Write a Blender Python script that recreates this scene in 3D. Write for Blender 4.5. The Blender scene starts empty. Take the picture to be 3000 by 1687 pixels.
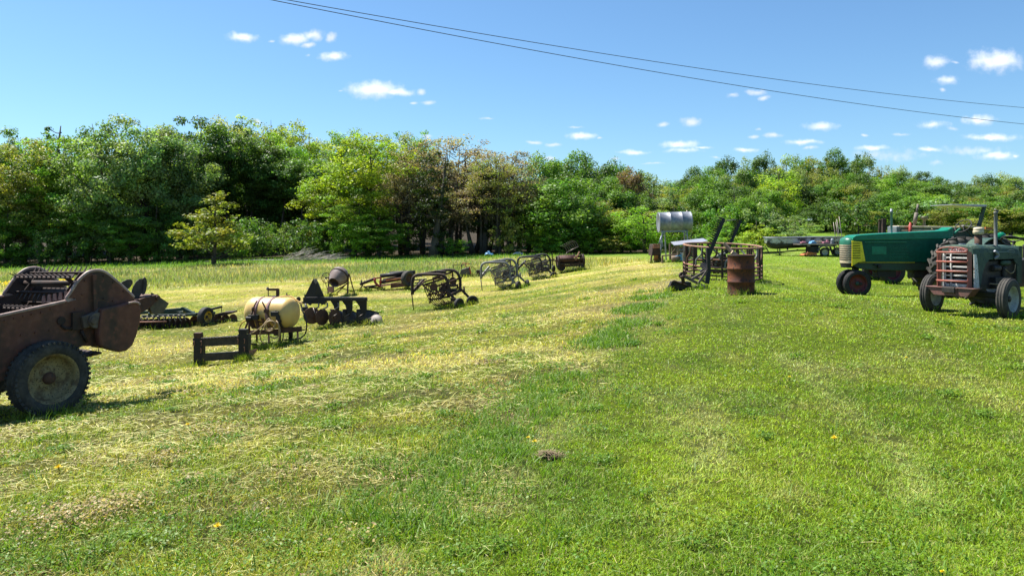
SKY_TINT = (.80, 1.08, 1.25, 1); CLOUD_COL = (9.8, 9.9, 10.2, 1); SKY_STR = .060
GD = 1.0
import bpy, math, random
import numpy as np
from mathutils import Vector, Matrix
R_ = math.radians
SC = bpy.context.scene
COL = SC.collection
S = 2183.0            # focal length in pixels of the 3000 px wide photograph
HZ = 680.0            # horizon row
V = Vector

def at(px, py, Y):
    """the place a pixel shows, at depth Y in metres (camera at the origin looking along +Y)"""
    return V(((px-1500)/S*Y, Y, -(py-HZ)/S*Y))

# ---------------------------------------------------------------- camera
cam = bpy.data.cameras.new('camera'); camo = bpy.data.objects.new('camera', cam); COL.objects.link(camo)
camo.rotation_euler = (R_(90), 0, 0)
cam.sensor_width = 36; cam.lens = 36*S/3000
cam.shift_y = -(843.5-HZ)/3000
cam.clip_start = .05; cam.clip_end = 6000
SC.camera = camo
SC.view_settings.view_transform = 'Standard'; SC.view_settings.look = 'None'
SC.view_settings.exposure = 1.15; SC.view_settings.gamma = 1.0
SC.cycles.max_bounces = 6; SC.cycles.diffuse_bounces = 3; SC.cycles.glossy_bounces = 2
SC.cycles.transmission_bounces = 3; SC.cycles.transparent_max_bounces = 6
SC.cycles.caustics_reflective = False; SC.cycles.caustics_refractive = False
SC.cycles.sample_clamp_indirect = 6

# ---------------------------------------------------------------- numpy noise
def _hash(ix, iy, seed):
    h = (ix.astype(np.int64)*374761393 + iy.astype(np.int64)*668265263 + seed*1442695041) & 0xffffffff
    h = ((h ^ (h >> 13))*1274126177) & 0xffffffff
    return ((h ^ (h >> 16)) & 0xffff)/65535.0
def vnoise(x, y, seed=0):
    x = np.asarray(x, float); y = np.asarray(y, float)
    ix = np.floor(x); iy = np.floor(y); fx = x-ix; fy = y-iy
    fx = fx*fx*(3-2*fx); fy = fy*fy*(3-2*fy)
    a = _hash(ix, iy, seed); b = _hash(ix+1, iy, seed); c = _hash(ix, iy+1, seed); d = _hash(ix+1, iy+1, seed)
    return (a*(1-fx)+b*fx)*(1-fy)+(c*(1-fx)+d*fx)*fy
def fbm(x, y, seed=0, oct=4):
    t = 0; amp = .5; tot = 0
    for k in range(oct):
        t = t+amp*vnoise(x, y, seed+k*17); tot += amp; amp *= .5
        x = np.asarray(x)*2.03+5.1; y = np.asarray(y)*2.03+1.7
    return t/tot
def sstep(a, b, x):
    t = np.clip((np.asarray(x, float)-a)/(b-a), 0, 1); return t*t*(3-2*t)

# ---------------------------------------------------------------- terrain heights (relative to the eye)
_c = [(0,0,-1.66),(-3,3,-1.8),(3,3,-1.66),(0,6,-1.74),(4,6,-1.68),(-5.5,9,-2.2),(-9,9,-2.4),(-8,3,-2.15),(8,3,-1.65),(0,-8,-1.6),(-14,-6,-2.1),(14,-6,-1.6),
 (-5.68,14.5,-2.56),(-5.3,16.5,-2.5),(-4.35,19,-2.4),(-9.7,22.5,-2.86),(-6.7,29,-2.5),(-5.5,31,-2.4),(-2.1,23,-2.34),(-.53,29,-2.2),
 (1.15,36,-2.18),(2.8,37,-1.95),(-2.4,38,-2.28),(8.05,37,-1.36),(6.5,34,-1.42),(6.4,22.8,-1.38),(4.5,19,-1.5),(5.1,16.6,-1.4),
 (8.4,20,-1.70),(11.8,22,-1.76),(7.8,13.85,-1.48),(8.47,12.7,-1.49),(9.8,14.3,-1.5),(7.2,16.4,-1.40),(-1.5,12,-1.98),(3,11,-1.66),(0,16,-1.95),(12,9,-1.66),
 (-58,85,-3.7),(-90,90,-4.2),(-38,85,-3.15),(-19,88,-2.62),(-8,88,-2.5),(8,88,-2.3),(17,88,-2.2),(-22,45,-3.0),(-40,45,-3.5),
 (17.7,45,-1.45),(30,50,-1.5),(33,80,-.5),(44,110,1.2),(62,85,-.6),(45,25,-1.7),(22,14,-1.65),(24,30,-1.6),
 (60,160,1.5),(25,160,-1.5),(87,200,3),(40,210,1),(140,200,1.5),(-40,130,-1.2),(-90,130,-2.2),(0,150,0),(0,420,6),(300,420,6),(-300,420,4),(-200,100,-4),(220,100,0),
 (-25,15,-3.0),(-40,0,-3),(40,0,-1.7),(900,900,6),(-900,900,6),(0,1400,6)]
_P = np.array([(a, b) for a, b, c in _c], float); _Z = np.array([c for a, b, c in _c], float)
def _warp(x, y):
    r = np.sqrt(x*x+y*y)+1e-9; k = np.log1p(r/14.0)/r*14.0
    return x*k, y*k
_wx, _wy = _warp(_P[:, 0], _P[:, 1])
def _phi(d2): return .5*d2*np.log(d2+1e-9)
_n = len(_Z)
_A = np.zeros((_n+3, _n+3)); _A[:_n, :_n] = _phi((_wx[:, None]-_wx[None])**2+(_wy[:, None]-_wy[None])**2)+np.eye(_n)*.06
_A[:_n, _n] = 1; _A[:_n, _n+1] = _wx; _A[:_n, _n+2] = _wy; _A[_n:, :_n] = _A[:_n, _n:].T
_W = np.linalg.solve(_A, np.concatenate([_Z, np.zeros(3)]))
def gz(x, y):
    x = np.asarray(x, float); y = np.asarray(y, float); sh = x.shape
    x = x.ravel(); y = y.ravel(); wx, wy = _warp(x, y)
    out = _W[_n]+_W[_n+1]*wx+_W[_n+2]*wy
    for i in range(_n):
        out = out+_W[i]*_phi((wx-_wx[i])**2+(wy-_wy[i])**2)
    r = np.sqrt(x*x+y*y)
    out = out+(fbm(x*.9, y*.9, 3, 3)-.5)*.05*np.clip(1.2-r/60, .3, 1)+(fbm(x*.13, y*.13, 9, 2)-.5)*.10
    return out.reshape(sh)
def g1(x, y): return float(gz(np.array([x]), np.array([y]))[0])
def on(px, Y):
    X = (px-1500)/S*Y; return V((X, Y, g1(X, Y)))

# ---------------------------------------------------------------- materials
def nt(m): m.use_nodes = True; return m.node_tree.nodes, m.node_tree.links
def mat(name, c1, c2=None, scale=6.0, lo=.4, hi=.62, rough=.6, metal=0.0, bump=.15, r2=None, c3=None, spec=.4, streak=1.0):
    """paint or metal: two colours mixed by noise (wear, rust), a third in small specks"""
    m = bpy.data.materials.new(name); N, L = nt(m); b = N['Principled BSDF']
    c2 = c2 or tuple(x*.75 for x in c1)
    tc = N.new('ShaderNodeTexCoord'); mp = N.new('ShaderNodeMapping'); mp.inputs['Scale'].default_value = (1, 1, streak)
    L.new(tc.outputs['Object'], mp.inputs['Vector'])
    n = N.new('ShaderNodeTexNoise'); n.inputs['Scale'].default_value = scale; n.inputs['Detail'].default_value = 7; n.inputs['Roughness'].default_value = .65
    L.new(mp.outputs[0], n.inputs['Vector'])
    r = N.new('ShaderNodeValToRGB'); r.color_ramp.elements[0].position = lo; r.color_ramp.elements[1].position = hi
    r.color_ramp.elements[0].color = (*c1, 1); r.color_ramp.elements[1].color = (*c2, 1)
    L.new(n.outputs['Fac'], r.inputs[0]); out = r.outputs[0]
    n2 = N.new('ShaderNodeTexNoise'); n2.inputs['Scale'].default_value = scale*5.3; n2.inputs['Detail'].default_value = 4
    L.new(tc.outputs['Object'], n2.inputs['Vector'])
    if c3:
        r3 = N.new('ShaderNodeValToRGB'); r3.color_ramp.elements[0].position = .56; r3.color_ramp.elements[1].position = .64
        L.new(n2.outputs['Fac'], r3.inputs[0])
        mx = N.new('ShaderNodeMix'); mx.data_type = 'RGBA'; L.new(r3.outputs[0], mx.inputs[0]); L.new(out, mx.inputs[6]); mx.inputs[7].default_value = (*c3, 1); out = mx.outputs[2]
    mv = N.new('ShaderNodeMix'); mv.data_type = 'RGBA'; mv.blend_type = 'MULTIPLY'; mv.inputs[0].default_value = .5
    rv = N.new('ShaderNodeValToRGB'); rv.color_ramp.elements[0].color = (.45, .45, .45, 1); rv.color_ramp.elements[1].color = (1, 1, 1, 1); rv.color_ramp.elements[0].position = .3; rv.color_ramp.elements[1].position = .6
    L.new(n2.outputs['Fac'], rv.inputs[0]); L.new(out, mv.inputs[6]); L.new(rv.outputs[0], mv.inputs[7])
    L.new(mv.outputs[2], b.inputs['Base Color'])
    rr = N.new('ShaderNodeMapRange'); rr.inputs['From Min'].default_value = lo; rr.inputs['From Max'].default_value = hi
    rr.inputs['To Min'].default_value = rough; rr.inputs['To Max'].default_value = r2 if r2 is not None else rough
    L.new(n.outputs['Fac'], rr.inputs['Value']); L.new(rr.outputs[0], b.inputs['Roughness'])
    b.inputs['Metallic'].default_value = metal; b.inputs['Specular IOR Level'].default_value = spec
    if bump:
        bp = N.new('ShaderNodeBump'); bp.inputs['Strength'].default_value = bump; bp.inputs['Distance'].default_value = .01
        L.new(n2.outputs['Fac'], bp.inputs['Height']); L.new(bp.outputs[0], b.inputs['Normal'])
    return m
M = {}
M['rust'] = mat('rust', (.075, .036, .024), (.125, .062, .036), 5, rough=.8, c3=(.055, .035, .028))
M['rust_dark'] = mat('rust_dark', (.026, .016, .013), (.06, .03, .02), 6, rough=.75, c3=(.02, .016, .015))
M['spreader'] = mat('spreader_paint', (.135, .047, .028), (.070, .043, .028), 2.2, .42, .58, rough=.6, r2=.8, c3=(.14, .055, .035), streak=.45, bump=.35)
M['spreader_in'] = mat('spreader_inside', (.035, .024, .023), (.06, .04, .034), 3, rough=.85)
M['lip'] = mat('worn_lip', (.42, .30, .25), (.25, .16, .13), 6, rough=.5)  # sunlight on the top edges painted in as a paler colour
M['black'] = mat('black_paint', (.012, .012, .013), (.028, .024, .022), 7, rough=.5, r2=.75)
M['dark_steel'] = mat('dark_steel', (.035, .033, .032), (.075, .06, .05), 7, rough=.55, metal=.3)
M['bare_steel'] = mat('bare_steel', (.27, .24, .215), (.16, .125, .105), 8, rough=.45, metal=.5)
M['grey_paint'] = mat('grey_paint', (.17, .175, .165), (.095, .085, .075), 7, .45, .65, rough=.5, r2=.75)
M['rubber'] = mat('rubber', (.016, .016, .017), (.034, .032, .03), 9, rough=.75, spec=.3, c3=(.05, .047, .043))
M['rubber_dusty'] = mat('dusty_rubber', (.040, .038, .035), (.085, .078, .066), 6, rough=.85, spec=.25)
M['cream_rim'] = mat('cream_rim', (.30, .235, .11), (.15, .10, .05), 7, .45, .6, rough=.6, r2=.8, c3=(.08, .05, .03))
M['yellow_rim'] = mat('yellow_rim', (.55, .36, .04), (.18, .10, .03), 9, .5, .6, rough=.5)
M['white_rim'] = mat('white_rim', (.36, .37, .34), (.22, .19, .15), 9, .5, .66, rough=.5, r2=.8)
M['red_rim'] = mat('red_rim', (.14, .014, .016), (.07, .012, .012), 7, rough=.55)
M['green'] = mat('green_paint', (.003, .19, .10), (.003, .155, .08), 3, rough=.3, spec=.3, bump=.03)
M['green_old'] = mat('faded_green_paint', (.032, .074, .060), (.085, .125, .080), 5, .42, .6, rough=.5, r2=.7, spec=.25, c3=(.018, .034, .030), bump=.06)
M['green_dark'] = mat('dark_green_paint', (.018, .055, .035), (.03, .04, .03), 6, rough=.5)
M['yellow'] = mat('yellow_paint', (.86, .70, .015), (.80, .62, .015), 4, rough=.35, bump=.03)
M['cream'] = mat('cream_paint', (.60, .50, .34), (.46, .36, .23), 6, rough=.5)
M['white'] = mat('white_paint', (.66, .66, .63), (.50, .48, .44), 6, .5, .66, rough=.45, c3=(.20, .11, .07))
M['guard_red'] = mat('faded_red_paint', (.36, .10, .07), (.26, .09, .06), 6, rough=.55, c3=(.17, .08, .05))
M['orange'] = mat('orange_paint', (.50, .16, .04), (.26, .09, .04), 6, rough=.6)
M['red'] = mat('red_paint', (.42, .055, .035), (.20, .05, .035), 6, rough=.6)
M['pink_steel'] = mat('pink_steel', (.40, .20, .14), (.27, .12, .08), 6, rough=.7)
M['barrel'] = mat('rusted_barrel', (.065, .016, .008), (.17, .050, .015), 3.2, .38, .62, rough=.65, r2=.8, c3=(.03, .012, .008))
M['galv'] = mat('galvanised', (.29, .31, .34), (.17, .185, .22), 1.6, rough=.5, metal=.35, bump=.0)
M['wood'] = mat('old_wood', (.22, .16, .11), (.13, .09, .065), 6, rough=.85, streak=.2)
M['wood_pale'] = mat('pale_wood', (.55, .43, .26), (.40, .30, .18), 8, rough=.8)
M['hull'] = mat('boat_hull', (.50, .47, .48), (.07, .06, .06), 2.6, .46, .58, rough=.5, r2=.8)
M['hull_dark'] = mat('boat_bottom', (.018, .016, .016), (.035, .03, .026), 5, rough=.6)
M['hose'] = mat('hose', (.42, .30, .16), (.28, .2, .11), 8, rough=.6)
M['hose_black'] = mat('black_hose', (.015, .015, .016), None, 8, rough=.5)
M['strap'] = mat('strap', (.30, .17, .16), (.22, .12, .11), 8, rough=.6)
M['blue'] = mat('blue_plastic', (.12, .33, .55), (.10, .25, .42), 5, rough=.5)
M['sheet'] = mat('white_sheet', (.36, .37, .42), (.28, .29, .33), 3, rough=.4, metal=.2)
M['bark'] = mat('bark', (.10, .082, .066), (.055, .045, .036), 4, rough=.9, streak=.25, bump=.6)
M['bark_pale'] = mat('pale_bark', (.42, .38, .34), (.25, .22, .19), 5, rough=.9, bump=.4)
M['petal'] = mat('petal', (.80, .62, .01), (.78, .55, .01), 30, rough=.6)
M['slot'] = mat('slot', (.008, .008, .008), None, 5, rough=.8)
M['badge_red'] = mat('badge_red', (.42, .06, .045), None, 30, rough=.5)
M['wire'] = mat('wire', (.03, .035, .04), None, 5, rough=.6)
M['pink'] = mat('pink_plastic', (.36, .15, .19), None, 5, rough=.5)
M['gravel'] = mat('gravel', (.36, .35, .33), (.26, .25, .23), 8, rough=.9)

def tank_plastic():
    m = bpy.data.materials.new('tank_plastic'); N, L = nt(m); b = N['Principled BSDF']
    tc = N.new('ShaderNodeTexCoord'); n = N.new('ShaderNodeTexNoise'); n.inputs['Scale'].default_value = 4; n.inputs['Detail'].default_value = 8
    L.new(tc.outputs['Object'], n.inputs[0]); r = N.new('ShaderNodeValToRGB')
    r.color_ramp.elements[0].position = .38; r.color_ramp.elements[1].position = .7
    r.color_ramp.elements[0].color = (.64, .445, .15, 1); r.color_ramp.elements[1].color = (.52, .34, .105, 1)
    L.new(n.outputs[0], r.inputs[0]); L.new(r.outputs[0], b.inputs['Base Color'])
    b.inputs['Roughness'].default_value = .45; b.inputs['Subsurface Weight'].default_value = .35
    b.inputs['Subsurface Radius'].default_value = (.10, .06, .02); b.inputs['Subsurface Scale'].default_value = .6
    return m
M['tank'] = tank_plastic()

def leaf_mat(name, mode, transl=.35):
    """leaf or blade: tint attribute, times the object's own colour for trees"""
    m = bpy.data.materials.new(name); N, L = nt(m); b = N['Principled BSDF']; o = N['Material Output']
    a = N.new('ShaderNodeAttribute'); a.attribute_name = 'tint'; c = a.outputs['Color']
    if mode == 'tree':
        oi = N.new('ShaderNodeObjectInfo'); mx = N.new('ShaderNodeMix'); mx.data_type = 'RGBA'; mx.blend_type = 'MULTIPLY'; mx.inputs[0].default_value = 1
        L.new(oi.outputs['Color'], mx.inputs[6]); L.new(c, mx.inputs[7]); c = mx.outputs[2]
    L.new(c, b.inputs['Base Color']); b.inputs['Roughness'].default_value = .5; b.inputs['Specular IOR Level'].default_value = .28
    t = N.new('ShaderNodeBsdfTranslucent'); s = N.new('ShaderNodeMixShader'); s.inputs[0].default_value = transl
    br = N.new('ShaderNodeMix'); br.data_type = 'RGBA'; br.blend_type = 'MULTIPLY'; br.inputs[0].default_value = 1; br.inputs[7].default_value = (1.35, 1.45, .5, 1)
    L.new(c, br.inputs[6]); L.new(br.outputs[2], t.inputs[0])
    L.new(b.outputs[0], s.inputs[1]); L.new(t.outputs[0], s.inputs[2]); L.new(s.outputs[0], o.inputs[0])
    return m
M['leaf'] = leaf_mat('leaf', 'tree', .42)
M['blade'] = leaf_mat('blade', 'own', .35)
M['straw'] = leaf_mat('straw', 'own', .15)

# ---------------------------------------------------------------- mesh building
class MB:
    def __init__(s): s.v = []; s.f = []; s.sm = []
    def add(s, vs, fs, smooth=False):
        k = len(s.v); s.v += [V(p) for p in vs]; s.f += [[i+k for i in f] for f in fs]; s.sm += [smooth]*len(fs); return s
    def box(s, c, size, ax=None):
        ax = ax or (V((1,0,0)), V((0,1,0)), V((0,0,1))); c = V(c); h = [d/2 for d in size]
        p = [c+ax[0]*(i*h[0])+ax[1]*(j*h[1])+ax[2]*(k*h[2]) for i in (-1,1) for j in (-1,1) for k in (-1,1)]
        return s.add(p, [(0,1,3,2),(4,6,7,5),(0,4,5,1),(2,3,7,6),(0,2,6,4),(1,5,7,3)])
    def beam(s, p, q, w, h, up=(0,0,1)):
        p = V(p); q = V(q); d = (q-p); l = d.length; d.normalize(); u = V(up)
        if abs(d.dot(u)) > .97: u = V((0,1,0))
        sd = d.cross(u).normalized(); u = sd.cross(d).normalized()
        return s.box((p+q)/2, (l, w, h), (d, sd, u))
    def tube(s, path, r, n=8, closed=False, cap=True):
        P = [V(p) for p in path]; m = len(P); rr = r if isinstance(r, (list, tuple)) else [r]*m
        T = []
        for i in range(m):
            a = P[(i-1) % m] if (closed or i > 0) else P[i]; b = P[(i+1) % m] if (closed or i < m-1) else P[i]
            d = b-a; T.append(d.normalized() if d.length > 1e-9 else V((0,0,1)))
        u = T[0].orthogonal().normalized(); vs = []
        for i in range(m):
            u = (u-T[i]*u.dot(T[i])); u = u.normalized() if u.length > 1e-6 else T[i].orthogonal().normalized(); w = T[i].cross(u)
            for k in range(n):
                a = 2*math.pi*k/n; vs.append(P[i]+(u*math.cos(a)+w*math.sin(a))*rr[i])
        fs = []
        for i in range(m if closed else m-1):
            j = (i+1) % m
            for k in range(n): fs.append((i*n+k, i*n+(k+1) % n, j*n+(k+1) % n, j*n+k))
        s.add(vs, fs, n > 4)
        if cap and not closed:
            k0 = len(s.v)-m*n; s.f += [[k0+k for k in range(n)][::-1], [k0+(m-1)*n+k for k in range(n)]]; s.sm += [False, False]
        return s
    def lathe(s, c, axis, prof, n=24, smooth=True, arc=None):
        """prof: (radius, offset along axis)"""
        c = V(c); a = V(axis).normalized(); u = a.orthogonal().normalized() if abs(a.z) > .9 else V((0,0,1)).cross(a).normalized(); w = a.cross(u)
        vs = []; m = len(prof); nn = n if arc is None else n+1
        for k in range(nn):
            t = 2*math.pi*k/n if arc is None else arc[0]+(arc[1]-arc[0])*k/n
            for (r, o) in prof: vs.append(c+a*o+(u*math.cos(t)+w*math.sin(t))*r)
        fs = []
        for k in range(n):
            k2 = (k+1) % nn
            for i in range(m-1): fs.append((k*m+i, k*m+i+1, k2*m+i+1, k2*m+i))
        return s.add(vs, fs, smooth)
    def disc(s, c, axis, r, th, n=20): return s.lathe(c, axis, [(0.0005, -th/2), (r, -th/2), (r, th/2), (0.0005, th/2)], n, False)
    def prism(s, poly, vec):
        P = [V(p) for p in poly]; m = len(P); e = V(vec)
        return s.add(P+[p+e for p in P], [list(range(m))[::-1], list(range(m, 2*m))]+[(i, (i+1) % m, m+(i+1) % m, m+i) for i in range(m)])
    def build(s, name, material, parent=None, bev=0, loc=None, auto=True):
        o0 = V(loc) if loc is not None else (root_loc(parent) if parent else V((0,0,0)))
        me = bpy.data.meshes.new(name); me.from_pydata([p-o0 for p in s.v], [], s.f)
        me.polygons.foreach_set('use_smooth', s.sm); me.materials.append(material); me.validate(); me.update()
        if auto:
            import bmesh
            b = bmesh.new(); b.from_mesh(me); bmesh.ops.recalc_face_normals(b, faces=b.faces); b.to_mesh(me); b.free()
        o = bpy.data.objects.new(name, me); COL.objects.link(o)
        if parent: o.parent = parent
        else: o.location = o0
        if bev:
            md = o.modifiers.new('bevel', 'BEVEL'); md.width = bev; md.segments = 2; md.limit_method = 'ANGLE'; md.angle_limit = R_(40)
        return o
def root_loc(o):
    while o.parent: o = o.parent
    return V(o.location)
def tag(o, label, cat, group=None):
    o['label'] = label; o['category'] = cat
    if group: o['group'] = group
    return o
def thing(name, loc, label, cat, group=None):
    o = bpy.data.objects.new(name, None); COL.objects.link(o); o.location = loc; o.empty_display_size = .3
    return tag(o, label, cat, group)
def part(name, mb, m, parent, bev=0, label=None):
    o = mb.build(name, M[m] if isinstance(m, str) else m, parent, bev)
    if label: o['label'] = label
    return o
def structure(o): o['kind'] = 'structure'; return o
def stuff(o, label=None):
    o['kind'] = 'stuff'
    if label: o['label'] = label
    return o
def np_mesh(name, verts, faces_n, loops, tint, material):
    """fast mesh: faces_n = vertices per face, loops = flat indices"""
    me = bpy.data.meshes.new(name); nv = len(verts); nf = len(faces_n)
    me.vertices.add(nv); me.vertices.foreach_set('co', np.ascontiguousarray(verts, dtype=np.float32).ravel())
    me.loops.add(len(loops)); me.loops.foreach_set('vertex_index', np.ascontiguousarray(loops, dtype=np.int32))
    me.polygons.add(nf); st = np.concatenate([[0], np.cumsum(faces_n)[:-1]]).astype(np.int32)
    me.polygons.foreach_set('loop_start', st)
    me.update(calc_edges=True)
    if tint is not None:
        at_ = me.attributes.new('tint', 'FLOAT_COLOR', 'POINT')
        at_.data.foreach_set('color', np.concatenate([tint, np.ones((nv, 1))], 1).astype(np.float32).ravel())
    me.materials.append(material)
    return me
def arc_pts(c, u, w, r, a0, a1, n):
    c = V(c); return [c+u*(r*math.cos(a0+(a1-a0)*i/n))+w*(r*math.sin(a0+(a1-a0)*i/n)) for i in range(n+1)]
def smooth_path(P, k=4):
    P = [V(p) for p in P]; out = []
    for i in range(len(P)-1):
        p0 = P[max(i-1, 0)]; p1 = P[i]; p2 = P[i+1]; p3 = P[min(i+2, len(P)-1)]
        for j in range(k):
            t = j/k; out.append(.5*((2*p1)+(p2-p0)*t+(2*p0-5*p1+4*p2-p3)*t*t+(3*p1-p0-3*p2+p3)*t**3))
    return out+[P[-1]]

def wheel(parent, c, axis, R, w, rimr, tyre='rubber', rim='white_rim', lugs=0, hub=None, ribs=False, dish=.0, name='wheel', bolts=6):
    """a wheel part with tyre, rim and hub as its pieces"""
    c = V(c); a = V(axis).normalized(); h = w/2
    u = V((0,0,1)).cross(a).normalized(); v = a.cross(u)
    b = MB(); b.lathe(c, a, [(rimr*.98, -h*.72), (rimr, -h*.86), (rimr*1.12, -h*.97), (rimr+(R-rimr)*.55, -h), (R*.955, -h*.86), (R*.985, -h*.6), (R, -h*.2), (R, h*.2), (R*.985, h*.6), (R*.955, h*.86), (rimr+(R-rimr)*.55, h), (rimr*1.12, h*.97), (rimr, h*.86), (rimr*.98, h*.72), (rimr*.98, -h*.72)], 40)
    if ribs:
        for o in (-h*.5, 0, h*.5): b.lathe(c, a, [(R*.97, o-h*.16), (R*1.012, o-h*.14), (R*1.012, o+h*.14), (R*.97, o+h*.16)], 40)
    if lugs:
        for k in range(lugs):
            for sd in (-1, 1):
                t = 2*math.pi*(k+(.5 if sd > 0 else 0))/lugs; t2 = t+.16
                r0 = u*math.cos(t)+v*math.sin(t); r1 = u*math.cos(t2)+v*math.sin(t2); lw = R*.05
                tg = (v*math.cos(t)-u*math.sin(t))
                A = c+r0*(R*.99)+a*(sd*h*.97); B = c+r1*(R*.99)+a*(sd*h*.02)
                ax0 = (B-A).normalized(); ax2 = ((r0+r1)/2).normalized(); ax1 = ax2.cross(ax0).normalized()
                b.box((A+B)/2+ax2*(R*.012), ((B-A).length, lw*1.3, R*.075), (ax0, ax1, ax2))
    ty = part(name, b, tyre, parent)
    b = MB(); o = -dish
    b.lathe(c, a, [(rimr*1.03, h*.9), (rimr*.95, h*.8), (rimr*.9, h*.35), (rimr*.84, o*1.0+h*.1), (rimr*.45, o+h*.18), (rimr*.3, o+h*.3), (.0005, o+h*.32)], 32)
    b.lathe(c, a, [(rimr*1.03, -h*.9), (rimr*.95, -h*.8), (rimr*.9, -h*.3), (rimr*.5, o-h*.02), (.0005, o-h*.04)], 32)
    for k in range(bolts):
        t = 2*math.pi*k/bolts; q = c+a*(o+h*.24)+(u*math.cos(t)+v*math.sin(t))*rimr*.4
        b.disc(q, a, rimr*.06, h*.16, 8)
    part('rim', b, rim, ty)
    b = MB(); b.lathe(c, a, [(rimr*.26, o+h*.2), (rimr*.24, o+h*.55), (rimr*.14, o+h*.66), (.0005, o+h*.68)], 16)
    part('hub', b, hub or rim, ty)
    return ty
# ---------------------------------------------------------------- light
SUN_EL = 60.0
_sh = V((-.87, .49, 0)).normalized()
SUN = V((_sh.x*math.cos(R_(SUN_EL)), _sh.y*math.cos(R_(SUN_EL)), math.sin(R_(SUN_EL))))
sl = bpy.data.lights.new('sun', 'SUN'); sl.energy = 5.0; sl.angle = R_(.5); sl.color = (1, .955, .88)
so = bpy.data.objects.new('sun', sl); COL.objects.link(so); so.rotation_euler = SUN.to_track_quat('Z', 'Y').to_euler()
W = bpy.data.worlds.new('World'); SC.world = W; W.use_nodes = True
N, L = W.node_tree.nodes, W.node_tree.links; bg = N['Background']
sk = N.new('ShaderNodeTexSky'); sk.sky_type = 'NISHITA'; sk.sun_disc = False
sk.sun_elevation = R_(SUN_EL); sk.sun_rotation = math.atan2(_sh.x, _sh.y)
sk.air_density = 1.0; sk.dust_density = .6; sk.ozone_density = 2.2; sk.altitude = 200
CLOUDS = [(708,112,46,15,0),(865,116,46,18,0),(918,105,32,18,0),(904,133,22,8,.1),(972,109,18,16,.1),(977,165,40,14,0),(1096,264,68,22,-.15),(1159,271,54,12,-.05),(1229,271,16,10,.1),
 (1252,302,26,7,.1),(1213,303,12,5,.3),(1426,349,28,5,.35),(750,358,14,8,.1),(1252,399,20,6,.2),(1162,427,14,8,.2),(797,122,10,5,.35),(900,159,12,8,.45),(997,267,12,5,.4),
 (2143,278,24,8,.2),(2215,271,30,9,.05),(2237,286,18,9,.1),(2740,182,38,21,.05),(2915,179,72,30,-.1),(2799,184,16,6,.3),(2772,238,38,14,.1),(2761,263,15,8,.2),
 (2024,358,34,13,0),(1940,365,30,8,.25),(2403,371,50,13,.05),(2869,353,48,16,.05),(2729,365,50,13,.12),(2790,378,25,8,.3),(1704,400,42,10,0),(1570,420,26,6,.15),(1621,424,24,7,.15),(1685,375,30,4,.3),
 (1995,424,56,12,.05),(1855,445,50,8,.15),(2001,442,62,10,.25),(2059,433,32,5,.2),(2263,398,34,9,.1),(2210,402,18,7,.2),(2350,416,56,8,.1),(2374,433,26,7,.2),(2181,440,42,7,.1),
 (2554,434,50,9,.05),(2723,438,40,8,.1),(2910,403,84,12,.1),(2921,458,64,13,.05),(2979,458,16,6,.2),(1613,464,26,7,.15),(2094,461,20,6,.3),(1803,465,18,6,.3),(2534,395,16,5,.3),(2216,378,12,6,.3),
 (1908,479,55,5,.35),(2746,478,30,12,.4),(2600,455,210,34,.5),(2850,440,170,26,.55),(2640,395,40,7,.35),(1760,405,14,5,.35)]
def mth(op, a, b=None, c=None):
    n = N.new('ShaderNodeMath'); n.operation = op
    for i, x in enumerate((a, b, c)):
        if x is None: continue
        if isinstance(x, (int, float)): n.inputs[i].default_value = x
        else: L.new(x, n.inputs[i])
    return n.outputs[0]
tc = N.new('ShaderNodeTexCoord'); sp = N.new('ShaderNodeSeparateXYZ'); L.new(tc.outputs['Generated'], sp.inputs[0])
yy = mth('MAXIMUM', sp.outputs[1], .05)
cb = N.new('ShaderNodeCombineXYZ'); L.new(mth('DIVIDE', sp.outputs[0], yy), cb.inputs[0]); L.new(mth('DIVIDE', sp.outputs[2], yy), cb.inputs[1])
dn = N.new('ShaderNodeTexNoise'); dn.inputs['Scale'].default_value = 46; dn.inputs['Detail'].default_value = 5; L.new(cb.outputs[0], dn.inputs['Vector'])
vs_ = N.new('ShaderNodeVectorMath'); vs_.operation = 'MULTIPLY_ADD'; L.new(dn.outputs['Color'], vs_.inputs[0]); vs_.inputs[1].default_value = (.016, .008, 0); 
vo = N.new('ShaderNodeVectorMath'); vo.operation = 'SUBTRACT'; L.new(cb.outputs[0], vo.inputs[0]); vo.inputs[1].default_value = (.008, .004, 0)
L.new(vo.outputs[0], vs_.inputs[2]); P_ = vs_.outputs[0]
acc = None; acc2 = None
for (cx, cy, hw, hh, fa) in CLOUDS:
    u0, v0, a_, b_ = (cx-1500)/S, (HZ-cy)/S, hw*1.18/S, hh*1.2/S
    n = N.new('ShaderNodeVectorMath'); n.operation = 'MULTIPLY_ADD'; L.new(P_, n.inputs[0]); n.inputs[1].default_value = (1/a_, 1/b_, 0); n.inputs[2].default_value = (-u0/a_, -v0/b_, 0)
    l = N.new('ShaderNodeVectorMath'); l.operation = 'LENGTH'; L.new(n.outputs[0], l.inputs[0]); d = mth('ADD', l.outputs['Value'], fa)
    acc = d if acc is None else mth('MINIMUM', acc, d)
    if hw >= 36 and fa < .3:
        n = N.new('ShaderNodeVectorMath'); n.operation = 'MULTIPLY_ADD'; L.new(P_, n.inputs[0]); n.inputs[1].default_value = (.9/a_, 1/b_, 0); n.inputs[2].default_value = (-u0*.9/a_, -v0/b_-.55, 0)
        l = N.new('ShaderNodeVectorMath'); l.operation = 'LENGTH'; L.new(n.outputs[0], l.inputs[0]); acc2 = l.outputs['Value'] if acc2 is None else mth('MINIMUM', acc2, l.outputs['Value'])
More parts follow.
